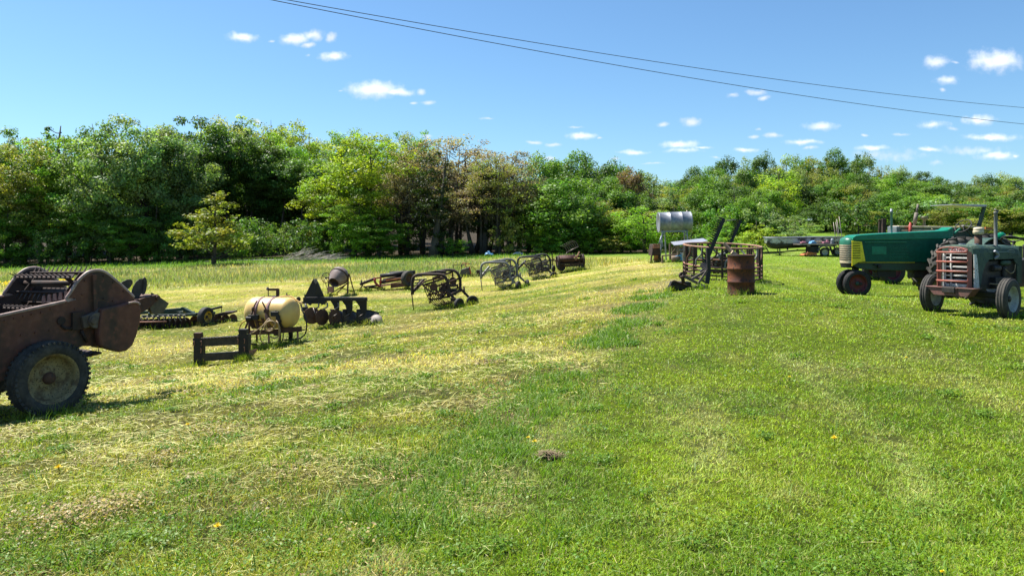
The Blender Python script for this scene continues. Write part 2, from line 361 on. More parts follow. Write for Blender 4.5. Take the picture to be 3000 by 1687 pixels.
fn = N.new('ShaderNodeTexNoise'); fn.inputs['Scale'].default_value = 80; fn.inputs['Detail'].default_value = 4; fn.inputs['Roughness'].default_value = .52; L.new(cb.outputs[0], fn.inputs['Vector'])
acc = mth('ADD', acc, mth('MULTIPLY_ADD', fn.outputs['Fac'], 1.15, -.575))
mr = N.new('ShaderNodeMapRange'); mr.interpolation_type = 'SMOOTHSTEP'; mr.inputs['From Min'].default_value = 1.12; mr.inputs['From Max'].default_value = .0; L.new(acc, mr.inputs['Value'])
front = mth('GREATER_THAN', sp.outputs[1], .06)
cm = mth('MULTIPLY', mth('MULTIPLY', mr.outputs[0], mth('MULTIPLY_ADD', dn.outputs['Fac'], .9, .36)), front)
gr = N.new('ShaderNodeMix'); gr.data_type = 'RGBA'; gr.blend_type = 'MULTIPLY'; gr.inputs[0].default_value = 1; gr.inputs[7].default_value = SKY_TINT
L.new(sk.outputs[0], gr.inputs[6])
mixc = N.new('ShaderNodeMix'); mixc.data_type = 'RGBA'; L.new(cm, mixc.inputs[0]); L.new(gr.outputs[2], mixc.inputs[6]); base_ = N.new('ShaderNodeMapRange'); base_.interpolation_type = 'SMOOTHSTEP'; base_.inputs['From Min'].default_value = .55; base_.inputs['From Max'].default_value = 1.35; L.new(acc2, base_.inputs['Value'])
cc_ = N.new('ShaderNodeMix'); cc_.data_type = 'RGBA'; L.new(mth('MULTIPLY', base_.outputs[0], .75), cc_.inputs[0]); cc_.inputs[6].default_value = CLOUD_COL; cc_.inputs[7].default_value = (6.9, 7.3, 8.2, 1); L.new(cc_.outputs[2], mixc.inputs[7])
L.new(mixc.outputs[2], bg.inputs[0]); bg.inputs[1].default_value = SKY_STR
# ---------------------------------------------------------------- grass colours by place
_by = np.array([-8, 2, 3.7, 5.2, 7.3, 12.3, 16, 20, 26, 35, 60, 100, 400], float); _bx = np.array([-2.5, -1.1, -.62, -.25, .3, 1.75, 2.9, 4.2, 5.9, 7.0, 9, 18, 60], float)
def lawness(x, y):
    d = x-np.interp(y, _by, _bx)+(fbm(x*.8, y*.8, 31, 3)-.5)*.9
    return sstep(-.32, .42, d)
def mixc_(a, b, t): return a*(1-t[:, None])+np.array(b)[None]*t[:, None]
def turf_colour(x, y, dry=None):
    """albedo of the sward at a place: mown lawn, cut hay, standing grass, lush margin"""
    n = len(x); l = lawness(x, y)
    p1 = fbm(x*.55, y*.55, 41, 4); p2 = fbm(x*1.7+9, y*1.7, 42, 3); p3 = fbm(x*.16, y*.16, 43, 3)
    lawn = np.tile(np.array([[.190, .285, .013]]), (n, 1))
    stripe = .5+.5*np.sin((x-.30*y+.006*y*y)*2*math.pi/2.5+p3*2.5)
    lawn = mixc_(lawn, (.275, .360, .022), stripe*.85*sstep(.2, .55, p1))
    ph = ((x-.34*y+.0075*y*y)/1.35+p3*1.2) % 1.0; line = np.exp(-((ph-.5)/.10)**2)*sstep(.40, .58, p1)
    lawn = mixc_(lawn, (.42, .46, .15), line*.5)
    lawn = mixc_(lawn, (.30, .31, .08), sstep(.60, .78, p2)*.55)
    lawn = mixc_(lawn, (.120, .215, .012), sstep(.55, .72, fbm(x*.8+3, y*.8, 47, 3))*.7)
    lawn = mixc_(lawn, (.36, .36, .13), sstep(.60, .73, fbm(x*.5+13, y*.3, 48, 4))*.5)
    hay = np.tile(np.array([[.315, .335, .044]]), (n, 1))
    # swaths of drying hay follow the mowing lines
    q = y+ .16*x+(p3-.5)*3.0
    sw = .5+.5*np.sin(q*2*math.pi/5.4+.9)
    cut = sstep(7.5, 11, y-x*.25)
    hay = mixc_(hay, (.62, .52, .20), np.clip(sstep(.45, .8, sw)*cut*.65, 0, 1)*sstep(.25, .5, p1))
    hay = mixc_(hay, (.52, .43, .14), sstep(.53, .70, p2)*.75)
    hay = mixc_(hay, (.24, .175, .095), sstep(.50, .60, fbm(x*.55+21, y*.9, 83, 4))*.8*sstep(11, 6, y))
    hay = mixc_(hay, (.120, .205, .014), sstep(.57, .66, fbm(x*.9+31, y*1.2, 84, 4))*.8*sstep(12, 6, y))
    hay = mixc_(hay, (.150, .225, .020), sstep(.52, .68, fbm(x*.7+1, y*.9, 52, 4))*.85)
    hay = mixc_(hay, (.25, .18, .085), sstep(.54, .66, fbm(x*1.0+4, y*1.3, 53, 4))*(.35+.5*sstep(10, 5, y)))
    nearl = sstep(9, 5, y+x*.3)
    hay = mixc_(hay, (.25, .285, .030), nearl*.5)
    c = hay*(1-l[:, None])+lawn*l[:, None]
    edge = np.exp(-((x-np.interp(y, _by, _bx))/.5)**2)*sstep(.4, .62, p2)
    c = mixc_(c, (.42, .37, .18), edge*.7)
    far = sstep(35, 41, y+(p3-.5)*14+x*.12)*sstep(9, 2, x)
    tall = np.tile(np.array([[.215, .25, .085]]), (n, 1))
    tall = mixc_(tall, (.40, .35, .18), sstep(.42, .66, fbm(x*.12, y*.3, 57, 3)))
    tall = mixc_(tall, (.13, .22, .05), sstep(.5, .7, fbm(x*.2+7, y*.5, 58, 3))*.8)
    c = c*(1-far[:, None])+tall*far[:, None]
    lush = sstep(66, 76, y+(p3-.5)*10)
    c = mixc_(c, (.13, .25, .025), lush*.9)
    q_ = x/np.maximum(y, 1); meadow_ = sstep(.355, .37, q_)*sstep(.435, .42, q_)
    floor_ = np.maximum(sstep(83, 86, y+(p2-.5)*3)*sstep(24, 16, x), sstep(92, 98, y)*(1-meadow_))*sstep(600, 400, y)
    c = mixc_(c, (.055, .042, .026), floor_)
    rfar = (1-floor_)*sstep(24, 40, y)*sstep(8, 12, x)
    c = mixc_(c, (.15, .255, .03), rfar*.5)
    return c

# ---------------------------------------------------------------- ground sheet
def ground():
    ys = [-14.0]
    while ys[-1] < 1500: ys.append(ys[-1]+max(.16, .028*max(ys[-1], 0)))
    ys = np.array(ys); us = np.linspace(-1.9, 1.9, 231)
    YY, UU = np.meshgrid(ys, us, indexing='ij'); XX = UU*(np.maximum(YY, 0)*.78+9)
    ZZ = gz(XX, YY); ny, nx = YY.shape
    v = np.stack([XX, YY, ZZ], -1).reshape(-1, 3)
    i = np.arange(ny-1)[:, None]*nx+np.arange(nx-1)[None]; f = np.stack([i, i+1, i+1+nx, i+nx], -1).reshape(-1, 4)
    c = turf_colour(v[:, 0], v[:, 1])*(.34+.56*sstep(7, 40, v[:, 1]))[:, None]  # near ground dark as thatch, with the shade between blades painted in
    m = bpy.data.materials.new('turf'); N, L = nt(m); b = N['Principled BSDF']
    a = N.new('ShaderNodeAttribute'); a.attribute_name = 'tint'; g = N.new('ShaderNodeNewGeometry')
    def noise(sc, det, vec=None):
        n = N.new('ShaderNodeTexNoise'); n.inputs['Scale'].default_value = sc; n.inputs['Detail'].default_value = det; n.inputs['Roughness'].default_value = .7
        L.new(vec or g.outputs['Position'], n.inputs['Vector']); return n.outputs['Fac']
    mpn = N.new('ShaderNodeMapping'); mpn.inputs['Scale'].default_value = (1, .45, 1); L.new(g.outputs['Position'], mpn.inputs[0])
    r = N.new('ShaderNodeValToRGB'); r.color_ramp.elements[0].position = .33; r.color_ramp.elements[1].position = .66
    r.color_ramp.elements[0].color = (.30, .33, .30, 1); r.color_ramp.elements[1].color = (1.25, 1.2, 1.15, 1)
    L.new(noise(11, 8, mpn.outputs[0]), r.inputs[0])
    mx = N.new('ShaderNodeMix'); mx.data_type = 'RGBA'; mx.blend_type = 'MULTIPLY'; mx.inputs[0].default_value = 1
    L.new(a.outputs['Color'], mx.inputs[6]); L.new(r.outputs[0], mx.inputs[7])
    r2 = N.new('ShaderNodeValToRGB'); r2.color_ramp.elements[0].position = .56; r2.color_ramp.elements[1].position = .7
    L.new(noise(1.1, 6), r2.inputs[0])
    m2 = N.new('ShaderNodeMix'); m2.data_type = 'RGBA'; md = mth2(N, L, r2.outputs[0], .3); L.new(md, m2.inputs[0]); L.new(mx.outputs[2], m2.inputs[6]); m2.inputs[7].default_value = (.13, .10, .055, 1)
    L.new(m2.outputs[2], b.inputs['Base Color']); b.inputs['Roughness'].default_value = .9; b.inputs['Specular IOR Level'].default_value = .1
    bp = N.new('ShaderNodeBump'); bp.inputs['Strength'].default_value = 1; bp.inputs['Distance'].default_value = .05; L.new(noise(16, 8), bp.inputs['Height']); L.new(bp.outputs[0], b.inputs['Normal'])
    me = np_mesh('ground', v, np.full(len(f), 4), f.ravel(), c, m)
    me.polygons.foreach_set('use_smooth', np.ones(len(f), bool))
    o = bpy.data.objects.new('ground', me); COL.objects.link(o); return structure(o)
def mth2(N, L, a, k):
    n = N.new('ShaderNodeMath'); n.operation = 'MULTIPLY'; L.new(a, n.inputs[0]); n.inputs[1].default_value = k; return n.outputs[0]
ground()

# ---------------------------------------------------------------- grass blades
rng = np.random.default_rng(7)
def scatter(n, y0, y1, umax=.86, power=1.0):
    t = rng.random(n); k = (1/y0)**power+((1/y1)**power-(1/y0)**power)*t
    Y = k**(-1/power); X = (rng.random(n)*2-1)*umax*(Y+.4); return X, Y
def blades(name, X, Y, h, w, tilt, col, material, bend=.5, lift=0.0, az=None):
    n = len(X); Z = gz(X, Y)-.004+lift
    az = rng.random(n)*2*math.pi if az is None else az
    d = np.stack([np.cos(az), np.sin(az), np.zeros(n)], 1); sd = np.stack([-np.sin(az), np.cos(az), np.zeros(n)], 1)
    # the flat of each blade turns about its own length
    up = np.array([[0, 0, 1.0]]); tw = (rng.random(n)-.5)*1.6
    ax = d*np.sin(tilt)[:, None]+up*np.cos(tilt)[:, None]
    nrm = np.cross(ax, sd); sdr = sd*np.cos(tw)[:, None]+nrm*np.sin(tw)[:, None]
    B = np.stack([X, Y, Z], 1); t2 = np.clip(tilt+bend*(.5+rng.random(n)), 0, 1.75)
    ax2 = d*np.sin(t2)[:, None]+up*np.cos(t2)[:, None]
    Mi = B+ax*(h*.55)[:, None]; T = Mi+ax2*(h*.45)[:, None]
    T[:, 2] = np.maximum(T[:, 2], Z+.006); hw = (w/2)[:, None]
    v = np.stack([B-sdr*hw, B+sdr*hw, Mi+sdr*hw*.8, Mi-sdr*hw*.8, T], 1).reshape(-1, 3)
    i = np.arange(n)[:, None]*5; lo = np.concatenate([i, i+1, i+2, i+3, i+3, i+2, i+4], 1).ravel()
    fn = np.tile(np.array([4, 3]), n); tint = np.repeat(np.clip(col, .004, .9), 5, 0)
    me = np_mesh(name, v, fn, lo, tint, material); o = bpy.data.objects.new(name, me); COL.objects.link(o); return stuff(o)
def jit(c, a=.22, hue=.12):
    n = len(c); return c*(1+(rng.random((n, 1))-.5)*2*a)*(1+(rng.random((n, 3))-.5)*2*np.array([[hue, hue*.5, hue]]))
PX = 1/745.0
def lawn():
    X, Y = scatter(int(860000*GD), 2.6, 60); l = lawness(X, Y); gap = sstep(.30, .48, fbm(X*11, Y*11, 71, 2)); k = (rng.random(len(X)) < (l*.95+.03)*(.25+.75*np.maximum(gap, sstep(6, 14, Y)))) & ((Y < 38) | (X > 4)); X, Y = X[k], Y[k]; n = len(X)
    c = jit(turf_colour(X, Y)*1.12, .55, .18); c[rng.random(n) < .07] = (.42, .38, .15); c = jit(c, .12, .05)
    h = (.022+.028*rng.random(n))*(.8+.5*fbm(X*1.3, Y*1.3, 61, 3))*np.clip(Y/14, 1, 1.5); w = np.maximum(.0034, .55*PX*Y)*(.7+.6*rng.random(n))
    blades('lawn_grass', X, Y, h, w, .25+.95*rng.random(n), c, M['blade'], .6)
def meadow():
    X, Y = scatter(int(640000*GD), 2.6, 44); l = lawness(X, Y); gap = sstep(.32, .52, fbm(X*8, Y*8, 72, 3)); k = rng.random(len(X)) < ((1-l)*.96+.02)*(.2+.8*np.maximum(gap, sstep(7, 15, Y)))*(1-.6*sstep(.54, .66, fbm(X*1.0+4, Y*1.3, 53, 4)))*(1-.55*sstep(.50, .60, fbm(X*.55+21, Y*.9, 83, 4))*sstep(11, 6, Y)); X, Y = X[k], Y[k]; n = len(X)
    c = jit(turf_colour(X, Y)*1.14, .5, .18)
    h = (.035+.05*rng.random(n))*(.55+.9*fbm(X*1.1, Y*1.1, 63, 3)); w = np.maximum(.0042, .62*PX*Y)*(.7+.6*rng.random(n))
    blades('meadow_grass', X, Y, h, w, .2+1.1*rng.random(n), c, M['blade'], .6)
def clippings():
    X, Y = scatter(int(250000*GD), 2.6, 42); l = lawness(X, Y)
    den = (1-l)*(1-.5*sstep(.57, .66, fbm(X*.9+31, Y*1.2, 84, 4)))*(.12+.62*sstep(.42, .62, fbm(X*.9, Y*.9, 65, 4)))*(.45+.55*sstep(5.5, 10, Y-X*.35))+.002*l
    k = rng.random(len(X)) < den; X, Y = X[k], Y[k]; n = len(X)
    t = rng.random((n, 1)); c = np.array([[.60, .50, .21]])*(1-t)+np.array([[.44, .46, .12]])*t; c = jit(c, .3, .08)
    far = sstep(8, 14, Y)[:, None]; c = c*(1+.12*far)
    h = (.04+.09*rng.random(n))*np.clip(.6+Y/16, .7, 1.4); w = np.maximum(.0028, .5*PX*Y)*(.7+.5*rng.random(n))
    az = rng.normal(.35, .8, n)+np.where(rng.random(n) < .5, 0, math.pi)
    blades('hay_clippings', X, Y, h, w, 1.25+.32*rng.random(n), c, M['straw'], .15, lift=.012+.03*rng.random(n), az=az)
def tall_grass():
    X, Y = scatter(int(150000*GD), 33, 90, .86, .6); p3 = fbm(X*.16, Y*.16, 43, 3)
    k = (sstep(35, 41, Y+(p3-.5)*14+X*.12)*sstep(9, 2, X) > rng.random(len(X))*.9) & (Y < 87); X, Y = X[k], Y[k]; n = len(X)
    c = jit(turf_colour(X, Y)*1.1, .5, .2); h = (.10+.28*rng.random(n)**2)*(.4+1.2*fbm(X*.35, Y*.35, 68, 3))*sstep(88, 78, Y)+.06; w = .45*PX*Y*(.6+.7*rng.random(n))
    blades('standing_grass', X, Y, h, w, .05+.5*rng.random(n), c, M['blade'], .35)
def weeds():
    """tufts of darker, longer grass and clover leaves in patches"""
    nc = int(900*GD); X, Y = scatter(nc, 2.8, 26); l = lawness(X, Y); k = rng.random(nc) < .75-.5*l; X, Y = X[k], Y[k]; nc = len(X)
    # a ragged line of longer grass along the lawn's edge
    ye = 3+rng.random(900)**1.4*17; xe = np.interp(ye, _by, _bx)+rng.normal(-.15, .22, 900); ke = fbm(xe*.9, ye*.9, 77, 3) > .44; X = np.concatenate([X, xe[ke]]); Y = np.concatenate([Y, ye[ke]]); nc = len(X)
    m = rng.integers(14, 46, nc); idx = np.repeat(np.arange(nc), m); n = len(idx); rad = (.04+.13*rng.random(nc))[idx]
    x = X[idx]+rng.normal(0, 1, n)*rad; y = Y[idx]+rng.normal(0, 1, n)*rad
    base = np.array([[.085, .175, .016]])+rng.random((nc, 1))*np.array([[.07, .09, .012]]); c = jit(base[idx], .3, .1)
    h = (.05+.09*rng.random(n))*(.7+.6*rng.random(nc))[idx]; w = np.maximum(.006, .6*PX*y)*(.7+.8*rng.random(n))
    blades('grass_tufts', x, y, h, w, .15+.75*rng.random(n), c, M['blade'], .6)
def clover():
    nc = int(800*GD); X, Y = scatter(nc, 2.8, 16); k = rng.random(nc) < .9-.6*lawness(X, Y); X, Y = X[k], Y[k]; nc = len(X)
    m = rng.integers(40, 200, nc); idx = np.repeat(np.arange(nc), m); n = len(idx); rad = (.05+.18*rng.random(nc))[idx]
    x = X[idx]+rng.normal(0, 1, n)*rad; y = Y[idx]+rng.normal(0, 1, n)*rad*.8
    base = np.array([[.085, .185, .014]])+rng.random((nc, 1))*np.array([[.08, .07, .012]]); dead = (rng.random(nc) < .10) & (lawness(X, Y) < .3)
    base[dead] = np.array([[.33, .24, .13]]); c = jit(base[idx], .3, .1)
    leaves('low_weeds', x, y, gz(x, y)+.015+.045*rng.random(n), (.005+.007*rng.random(n))*np.clip(y/6, .9, 2), c)
def leaves(name, x, y, z, s, c):
    n = len(x); P = np.stack([x, y, z], 1); nr = rng.normal(0, .45, (n, 3))+np.array([[0, 0, 1.0]]); nr /= np.linalg.norm(nr, axis=1)[:, None]
    t = np.cross(nr, rng.normal(0, 1, (n, 3))); t /= np.linalg.norm(t, axis=1)[:, None]; b = np.cross(nr, t); s = s[:, None]
    v = np.stack([P-t*s*1.2, P+b*s*.8, P+t*s*1.2, P-b*s*.8], 1).reshape(-1, 3)
    me = np_mesh(name, v, np.full(n, 4), np.arange(4*n), np.repeat(np.clip(c, .004, .9), 4, 0), M['blade']); o = bpy.data.objects.new(name, me); COL.objects.link(o); return stuff(o)
def dead_nettle():
    """dry brown seed heads and leaves in a few patches"""
    spots = [(200,1600,.34,924),(330,1560,.26,484),(480,1390,.26,440),(640,1300,.2,264),(860,1410,.22,150),(560,1480,.16,90),(1050,1640,.12,70),(250,1380,.2,90),(620,1180,.2,60)]
    xs, ys, zs, ss, cs = [], [], [], [], []
    for px, py, r, n in spots:
        Y = 1.95*S/(py-HZ) if px < 700 else 1.8*S/(py-HZ); X = (px-1500)/S*Y
        x = X+rng.normal(0, r*.5, n); y = Y+rng.normal(0, r*.4, n); st = rng.integers(0, max(n//7, 1), n)
        xs.append(x); ys.append(y); zs.append(gz(x, y)+.02+.11*rng.random(n)); ss.append(.005+.007*rng.random(n))
        t = rng.random((n, 1)); cs.append(jit(np.array([[.50, .40, .17]])*(1-t)+np.array([[.24, .17, .08]])*t, .3, .08))
    x, y, z, s, c = [np.concatenate(a) for a in (xs, ys, zs, ss, cs)]
    leaves('dry_weeds', x, y, z, s, c)
lawn(); meadow(); clippings(); tall_grass(); weeds(); clover(); dead_nettle()
# ---------------------------------------------------------------- trees
TR = np.random.default_rng(21)
def tree_meshes(seed, H=16.0, W=9.0, base=.22, clumps=70, per=150, leaf=.26, sparse=0.0, limbs=12, trunk_r=.22, flat=.75, spread=.5, stems=1, cr=1.0, cone=False):
    """crown mesh (leaf-sized faces in clumps) and trunk mesh, foot at the origin"""
    r = np.random.default_rng(seed); zc = H*(base+1)/2; hh = H*(1-base)/2
    cen = []; rad = []
    while len(cen) < clumps:
        d = r.normal(0, 1, 3); d /= np.linalg.norm(d); q = r.random()**.42
        p = np.array([d[0]*W/2*q, d[1]*W/2*q, d[2]*hh*q])
        lobes = .80+.38*vnoise(np.array([math.atan2(d[1], d[0])*1.6+seed]), np.array([d[2]*2.2+seed*.7]), seed)[0]
        p *= lobes; p[2] += zc
        if p[2] > H*.98: continue
        rel = (p[2]/H-base)/(1-base)
        wmax = W/2*(1.0-.85*max(rel-.45, 0)**1.5-.35*max(.25-rel, 0)*2)
        if cone: wmax = W/2*max(1.02-rel*.95, .08)
        if math.hypot(p[0], p[1]) > wmax: continue
        cen.append(p); rad.append((.55+.75*r.random())*W/9*cr)
    cen = np.array(cen); rad = np.array(rad)
    m = np.maximum((per*(rad/1.0)**1.6*(.7+.6*r.random(len(rad)))).astype(int), 12); idx = np.repeat(np.arange(len(cen)), m); n = len(idx)
    d = r.normal(0, 1, (n, 3)); d /= np.linalg.norm(d, axis=1)[:, None]; q = r.random(n)**.5
    P = cen[idx]+d*(rad[idx]*q)[:, None]*np.array([[1.15, 1.15, flat]])
    P[:, 2] = np.maximum(P[:, 2], .3)
    out = P-np.array([[0, 0, zc*.8]]); out /= np.linalg.norm(out, axis=1)[:, None]+1e-6
    nr = d*.7+out*.5+np.array([[0, 0, .40]])+r.normal(0, .80, (n, 3)); nr /= np.linalg.norm(nr, axis=1)[:, None]
    t = np.cross(nr, r.normal(0, 1, (n, 3))); t /= np.linalg.norm(t, axis=1)[:, None]; b = np.cross(nr, t)
    s = (leaf*(.55+.75*r.random(n)))[:, None]*.5
    v = np.stack([P-t*s*1.3, P+b*s*.75, P+t*s*1.3, P-b*s*.75], 1).reshape(-1, 3)
    cv = .70+.60*r.random((len(cen), 1)); hu = 1+(r.random((len(cen), 3))-.5)*np.array([[.34, .12, .2]])
    tint = (cv*hu)[idx]*(.62+.76*r.random((n, 1)))*(1+(r.random((n, 3))-.5)*.12)
    cm = np_mesh('crown', v, np.full(n, 4), np.arange(4*n), np.repeat(tint, 4, 0), M['leaf'])
    b_ = MB()
    for k in range(stems):
        lean = r.normal(0, .035, 2)*(1 if stems == 1 else 3.2); off = r.normal(0, .5, 2) if stems > 1 else (0, 0)
        pts = [V((off[0]+lean[0]*H*t_**1.2+math.sin(t_*5+seed+k)*.18*t_, off[1]+lean[1]*H*t_+math.cos(t_*4+seed)*.18*t_, H*.93*t_-.3*(t_ == 0))) for t_ in np.linspace(0, 1, 9)]
        b_.tube(pts, [trunk_r*(1.35 if i == 0 else 1-.92*i/8) for i in range(9)], 8)
    ordr = r.permutation(len(cen))[:limbs*stems]
    for j in ordr:
        c = cen[j]; zt = max(c[2]-math.hypot(c[0], c[1])*(.6+.5*r.random()), H*base*.6); tt = zt/(H*.93)
        a0 = V((lean[0]*H*tt**1.2*(stems == 1), lean[1]*H*tt*(stems == 1), zt)); a1 = V(c); mid = (a0+a1)/2+V((0, 0, -.25*(a1-a0).length*.3))+V(r.normal(0, .12, 3))
        rr = trunk_r*.42*(1-tt*.6); b_.tube(smooth_path([a0, mid, a1], 3), [rr*(1-.8*i/6) for i in range(7)], 5)
    me = bpy.data.meshes.new('trunk'); me.from_pydata(b_.v, [], b_.f); me.polygons.foreach_set('use_smooth', [True]*len(b_.f)); me.materials.append(M['bark']); me.update()
    return cm, me, H, W
PROTO = {
 'broad': [tree_meshes(100+i, 16, 9.5, .17, 95, 205, .235, trunk_r=.30, limbs=18) for i in range(4)],
 'light': [tree_meshes(200+i, 16, 8.5, .22, 80, 160, .21, limbs=24) for i in range(3)],
 'sparse': [tree_meshes(300+i, 16, 8.8, .36, 120, 84, .19, limbs=40, trunk_r=.23, stems=3, cr=.9) for i in range(3)],
 'column': [tree_meshes(400+i, 16, 4.6, .06, 85, 190, .21, limbs=10, trunk_r=.5, cr=1.1) for i in range(2)],
 'tallstem': [tree_meshes(500+i, 16, 7.5, .50, 62, 190, .23, limbs=16, trunk_r=.2) for i in range(3)],
 'round': [tree_meshes(800+i, 11.5, 8.4, .05, 78, 215, .235, limbs=14, cr=1.12, flat=.95) for i in range(5)],
 'roundlight': [tree_meshes(850+i, 11.5, 8.0, .10, 74, 140, .215, limbs=24, cr=1.0, flat=.95) for i in range(4)],
 'bush': [tree_meshes(600+i, 4, 5.2, .0, 60, 140, .20, limbs=8, trunk_r=.07, cr=.85) for i in range(4)],
 'small': [tree_meshes(700+i, 7, 6, .14, 92, 230, .17, limbs=34, trunk_r=.13, cr=.62, cone=True) for i in range(2)],
}
HUE = {'dark': (0.085, 0.155, 0.033), 'green': (0.125, 0.235, 0.036), 'bright': (0.16, 0.29, 0.036), 'grey': (0.19, 0.27, 0.1), 'olive': (0.225, 0.245, 0.055), 'yellow': (0.265, 0.355, 0.036), 'pale': (0.28, 0.33, 0.1), 'red': (0.285, 0.235, 0.15), 'brown': (0.17, 0.13, 0.075), 'orange': (0.225, 0.25, 0.045), 'lime': (0.185, 0.315, 0.032), 'ivy': (0.028, 0.048, 0.01)}
WORD = {'dark': 'dark green', 'green': 'mid green', 'bright': 'bright green', 'grey': 'grey green', 'olive': 'olive green', 'yellow': 'yellow green', 'pale': 'pale green', 'red': 'reddish budding',
        'brown': 'red brown', 'orange': 'orange yellow', 'lime': 'lime green', 'ivy': 'ivy clad'}
TREES = []
def tree(px, Y, top, W, kind, hue, name='tree', label=None, row=None, H=None, rot=None):
    X = (px-1500)/S*Y; z = g1(X, Y); top_z = (HZ-top)/S*Y if H is None else z+H; h = (top_z-z)*(1.09 if Y < 120 and px < 2000 else 1.03)
    TREES.append(dict(px=px, X=X, Y=Y, z=z, h=h, W=W, kind=kind, hue=hue, name=name, label=label, row=row, top=top))
# --- the wood beyond the hay field, from its front edge backwards
F = 'front'; MI = 'middle'; BK = 'back'
for a in [(-190,86,440,10,'broad','green'),(-60,88,415,10,'broad','green'),(70,84,438,9.5,'light','olive'),(188,86,404,10,'broad','bright'),(325,83,372,10.5,'broad','grey'),(425,85,376,10,'broad','grey'),(525,87,402,9.5,'broad','grey'),
          (585,93,358,9.5,'broad','dark'),(665,95,384,9,'tallstem','dark'),(735,96,420,8,'tallstem','dark'),(812,96,455,8.5,'tallstem','dark'),(885,95,480,8,'tallstem','dark')]: tree(*a, row=F)
for a in [(120,84,560,8,'light','olive'),(255,82,590,7,'broad','green'),(20,82,600,7,'broad','green'),(460,82,600,7,'broad','dark'),(380,81,640,6,'broad','green')]: tree(*a, row=F)
for a in [(960,86,505,7.5,'light','yellow'),(1078,84,418,11.5,'light','yellow'),(1040,82,600,8,'light','lime'),(1110,81,640,7,'broad','bright')]: tree(*a, row=F)
for a in [(1245,87,440,9,'sparse','red'),(1335,89,424,10.5,'sparse','red'),(1425,88,452,9.5,'sparse','red'),(1500,87,462,8.5,'sparse','red'),(1178,89,462,8,'sparse','red'),(1300,84,560,8,'sparse','red'),(1195,85,500,8,'sparse','red'),(1390,84,520,8,'sparse','red'),
          (1455,83,480,7,'sparse','olive'),(1545,86,540,7,'sparse','red')]: tree(*a, row=F)
tree(1268,80.4,450,4.4,'column','ivy', label='tall dark ivy clad trunk standing among the reddish budding trees', row=F)
tree(1420,84,480,3.4,'column','ivy', label='thin dark ivy clad tree behind the grey hay rake', row=F)
for a in [(160,104,380,7,'column','dark'),(95,112,402,10,'light','pale'),(-20,108,408,10,'broad','green'),(240,108,410,9,'broad','green'),(470,104,392,9,'broad','dark'),(640,112,375,9,'light','pale'),(715,115,357,10.5,'light','pale'),(790,116,362,10,'light','pale'),
          (850,110,384,9,'light','yellow'),(905,112,392,8.5,'light','pale'),(962,108,396,9,'light','yellow'),(1020,106,404,8,'light','lime'),(1060,104,410,7,'light','yellow'),(1115,102,394,6.5,'light','lime'),(1190,110,412,7,'light','pale'),(1240,110,404,8,'light','lime'),
          (760,104,440,8,'broad','green'),(840,103,430,8,'broad','bright'),(920,100,450,8,'light','grey'),(1000,100,470,8,'broad','green'),(690,105,420,8,'broad','bright')]: tree(*a, row=BK)
# --- lower trees right of the reddish ones
for a in [(1590,108,482,9,'round','green'),(1648,112,478,9,'round','dark'),(1700,116,470,9,'round','green'),(1755,110,484,8,'round','dark'),(1800,116,496,7,'round','green'),(1848,104,520,6,'round','brown'),(1825,122,490,8,'round','dark'),(1890,124,516,10,'round','grey'),(1940,126,526,9,'round','green')]: tree(*a, row=BK)
for a in [(1560,98,540,8,'round','dark'),(1615,92,560,8,'round','green'),(1700,96,540,9,'round','dark'),(1785,98,540,8,'round','green'),(1850,98,570,7,'round','dark'),(1920,100,560,8,'roundlight','grey'),(1985,104,560,9,'roundlight','olive')]: tree(*a, row=MI)
for a in [(1655,85,540,11,'round','green'),(1760,86,590,6.5,'roundlight','olive'),(1720,86,610,6,'round','green'),(1890,80,615,8,'roundlight','lime'),(1820,84,640,6,'round','bright'),(1960,86,600,6,'roundlight','olive'),(1590,83,650,6,'roundlight','lime')]: tree(*a, row=F)
# --- wooded hill on the right
_sx = [1960,2000,2050,2110,2200,2300,2360,2450,2520,2600,2680,2725,2765,2830,2900,3000,3200]; _sy = [522,505,484,470,466,464,456,452,466,480,496,508,528,524,518,526,520]
rr_ = random.Random(5)
for k, (Yr, lo) in enumerate([(205, 0), (165, 40), (126, 88)]):
    px = 1975+k*9
    while px < 3190:
        top = np.interp(px, _sx, _sy)+lo*np.interp(px, [1960, 2100, 2500, 2760, 3200], [.9, 1, 1, .62, .6])+rr_.uniform(-7, 13)
        hue = rr_.choice(['dark', 'green', 'grey', 'green', 'dark', 'olive', 'pale'] if k < 1 else ['dark', 'green', 'green', 'dark', 'grey', 'olive', 'bright'])
        kind = 'roundlight' if hue in ('pale', 'yellow', 'olive') else 'round'
        tree(px, Yr+rr_.uniform(-6, 6), top, rr_.uniform(92, 128)*Yr/S, kind, hue, row=(BK, MI, F)[k])
        px += rr_.uniform(38, 60)
for a in [(2155,90,540,7.0,'round','dark'),(2280,100,500,7.8,'roundlight','yellow'),(2215,84,580,5.5,'round','bright'),(2420,88,600,6.4,'round','dark'),(2520,84,606,5.9,'roundlight','olive'),(2475,92,592,4.3,'roundlight','olive'),(2600,100,560,7.8,'round','dark'),
          (2690,88,580,7.0,'round','green'),(2790,82,600,6.2,'roundlight','olive'),(2880,80,585,7.0,'round','green'),(2960,78,600,7.0,'roundlight','olive'),(3050,78,590,7.0,'round','green'),(2760,100,545,7.0,'round','dark'),(2850,104,545,7.0,'round','dark'),(2920,108,540,7.8,'roundlight','olive')]: tree(*a, row=F)
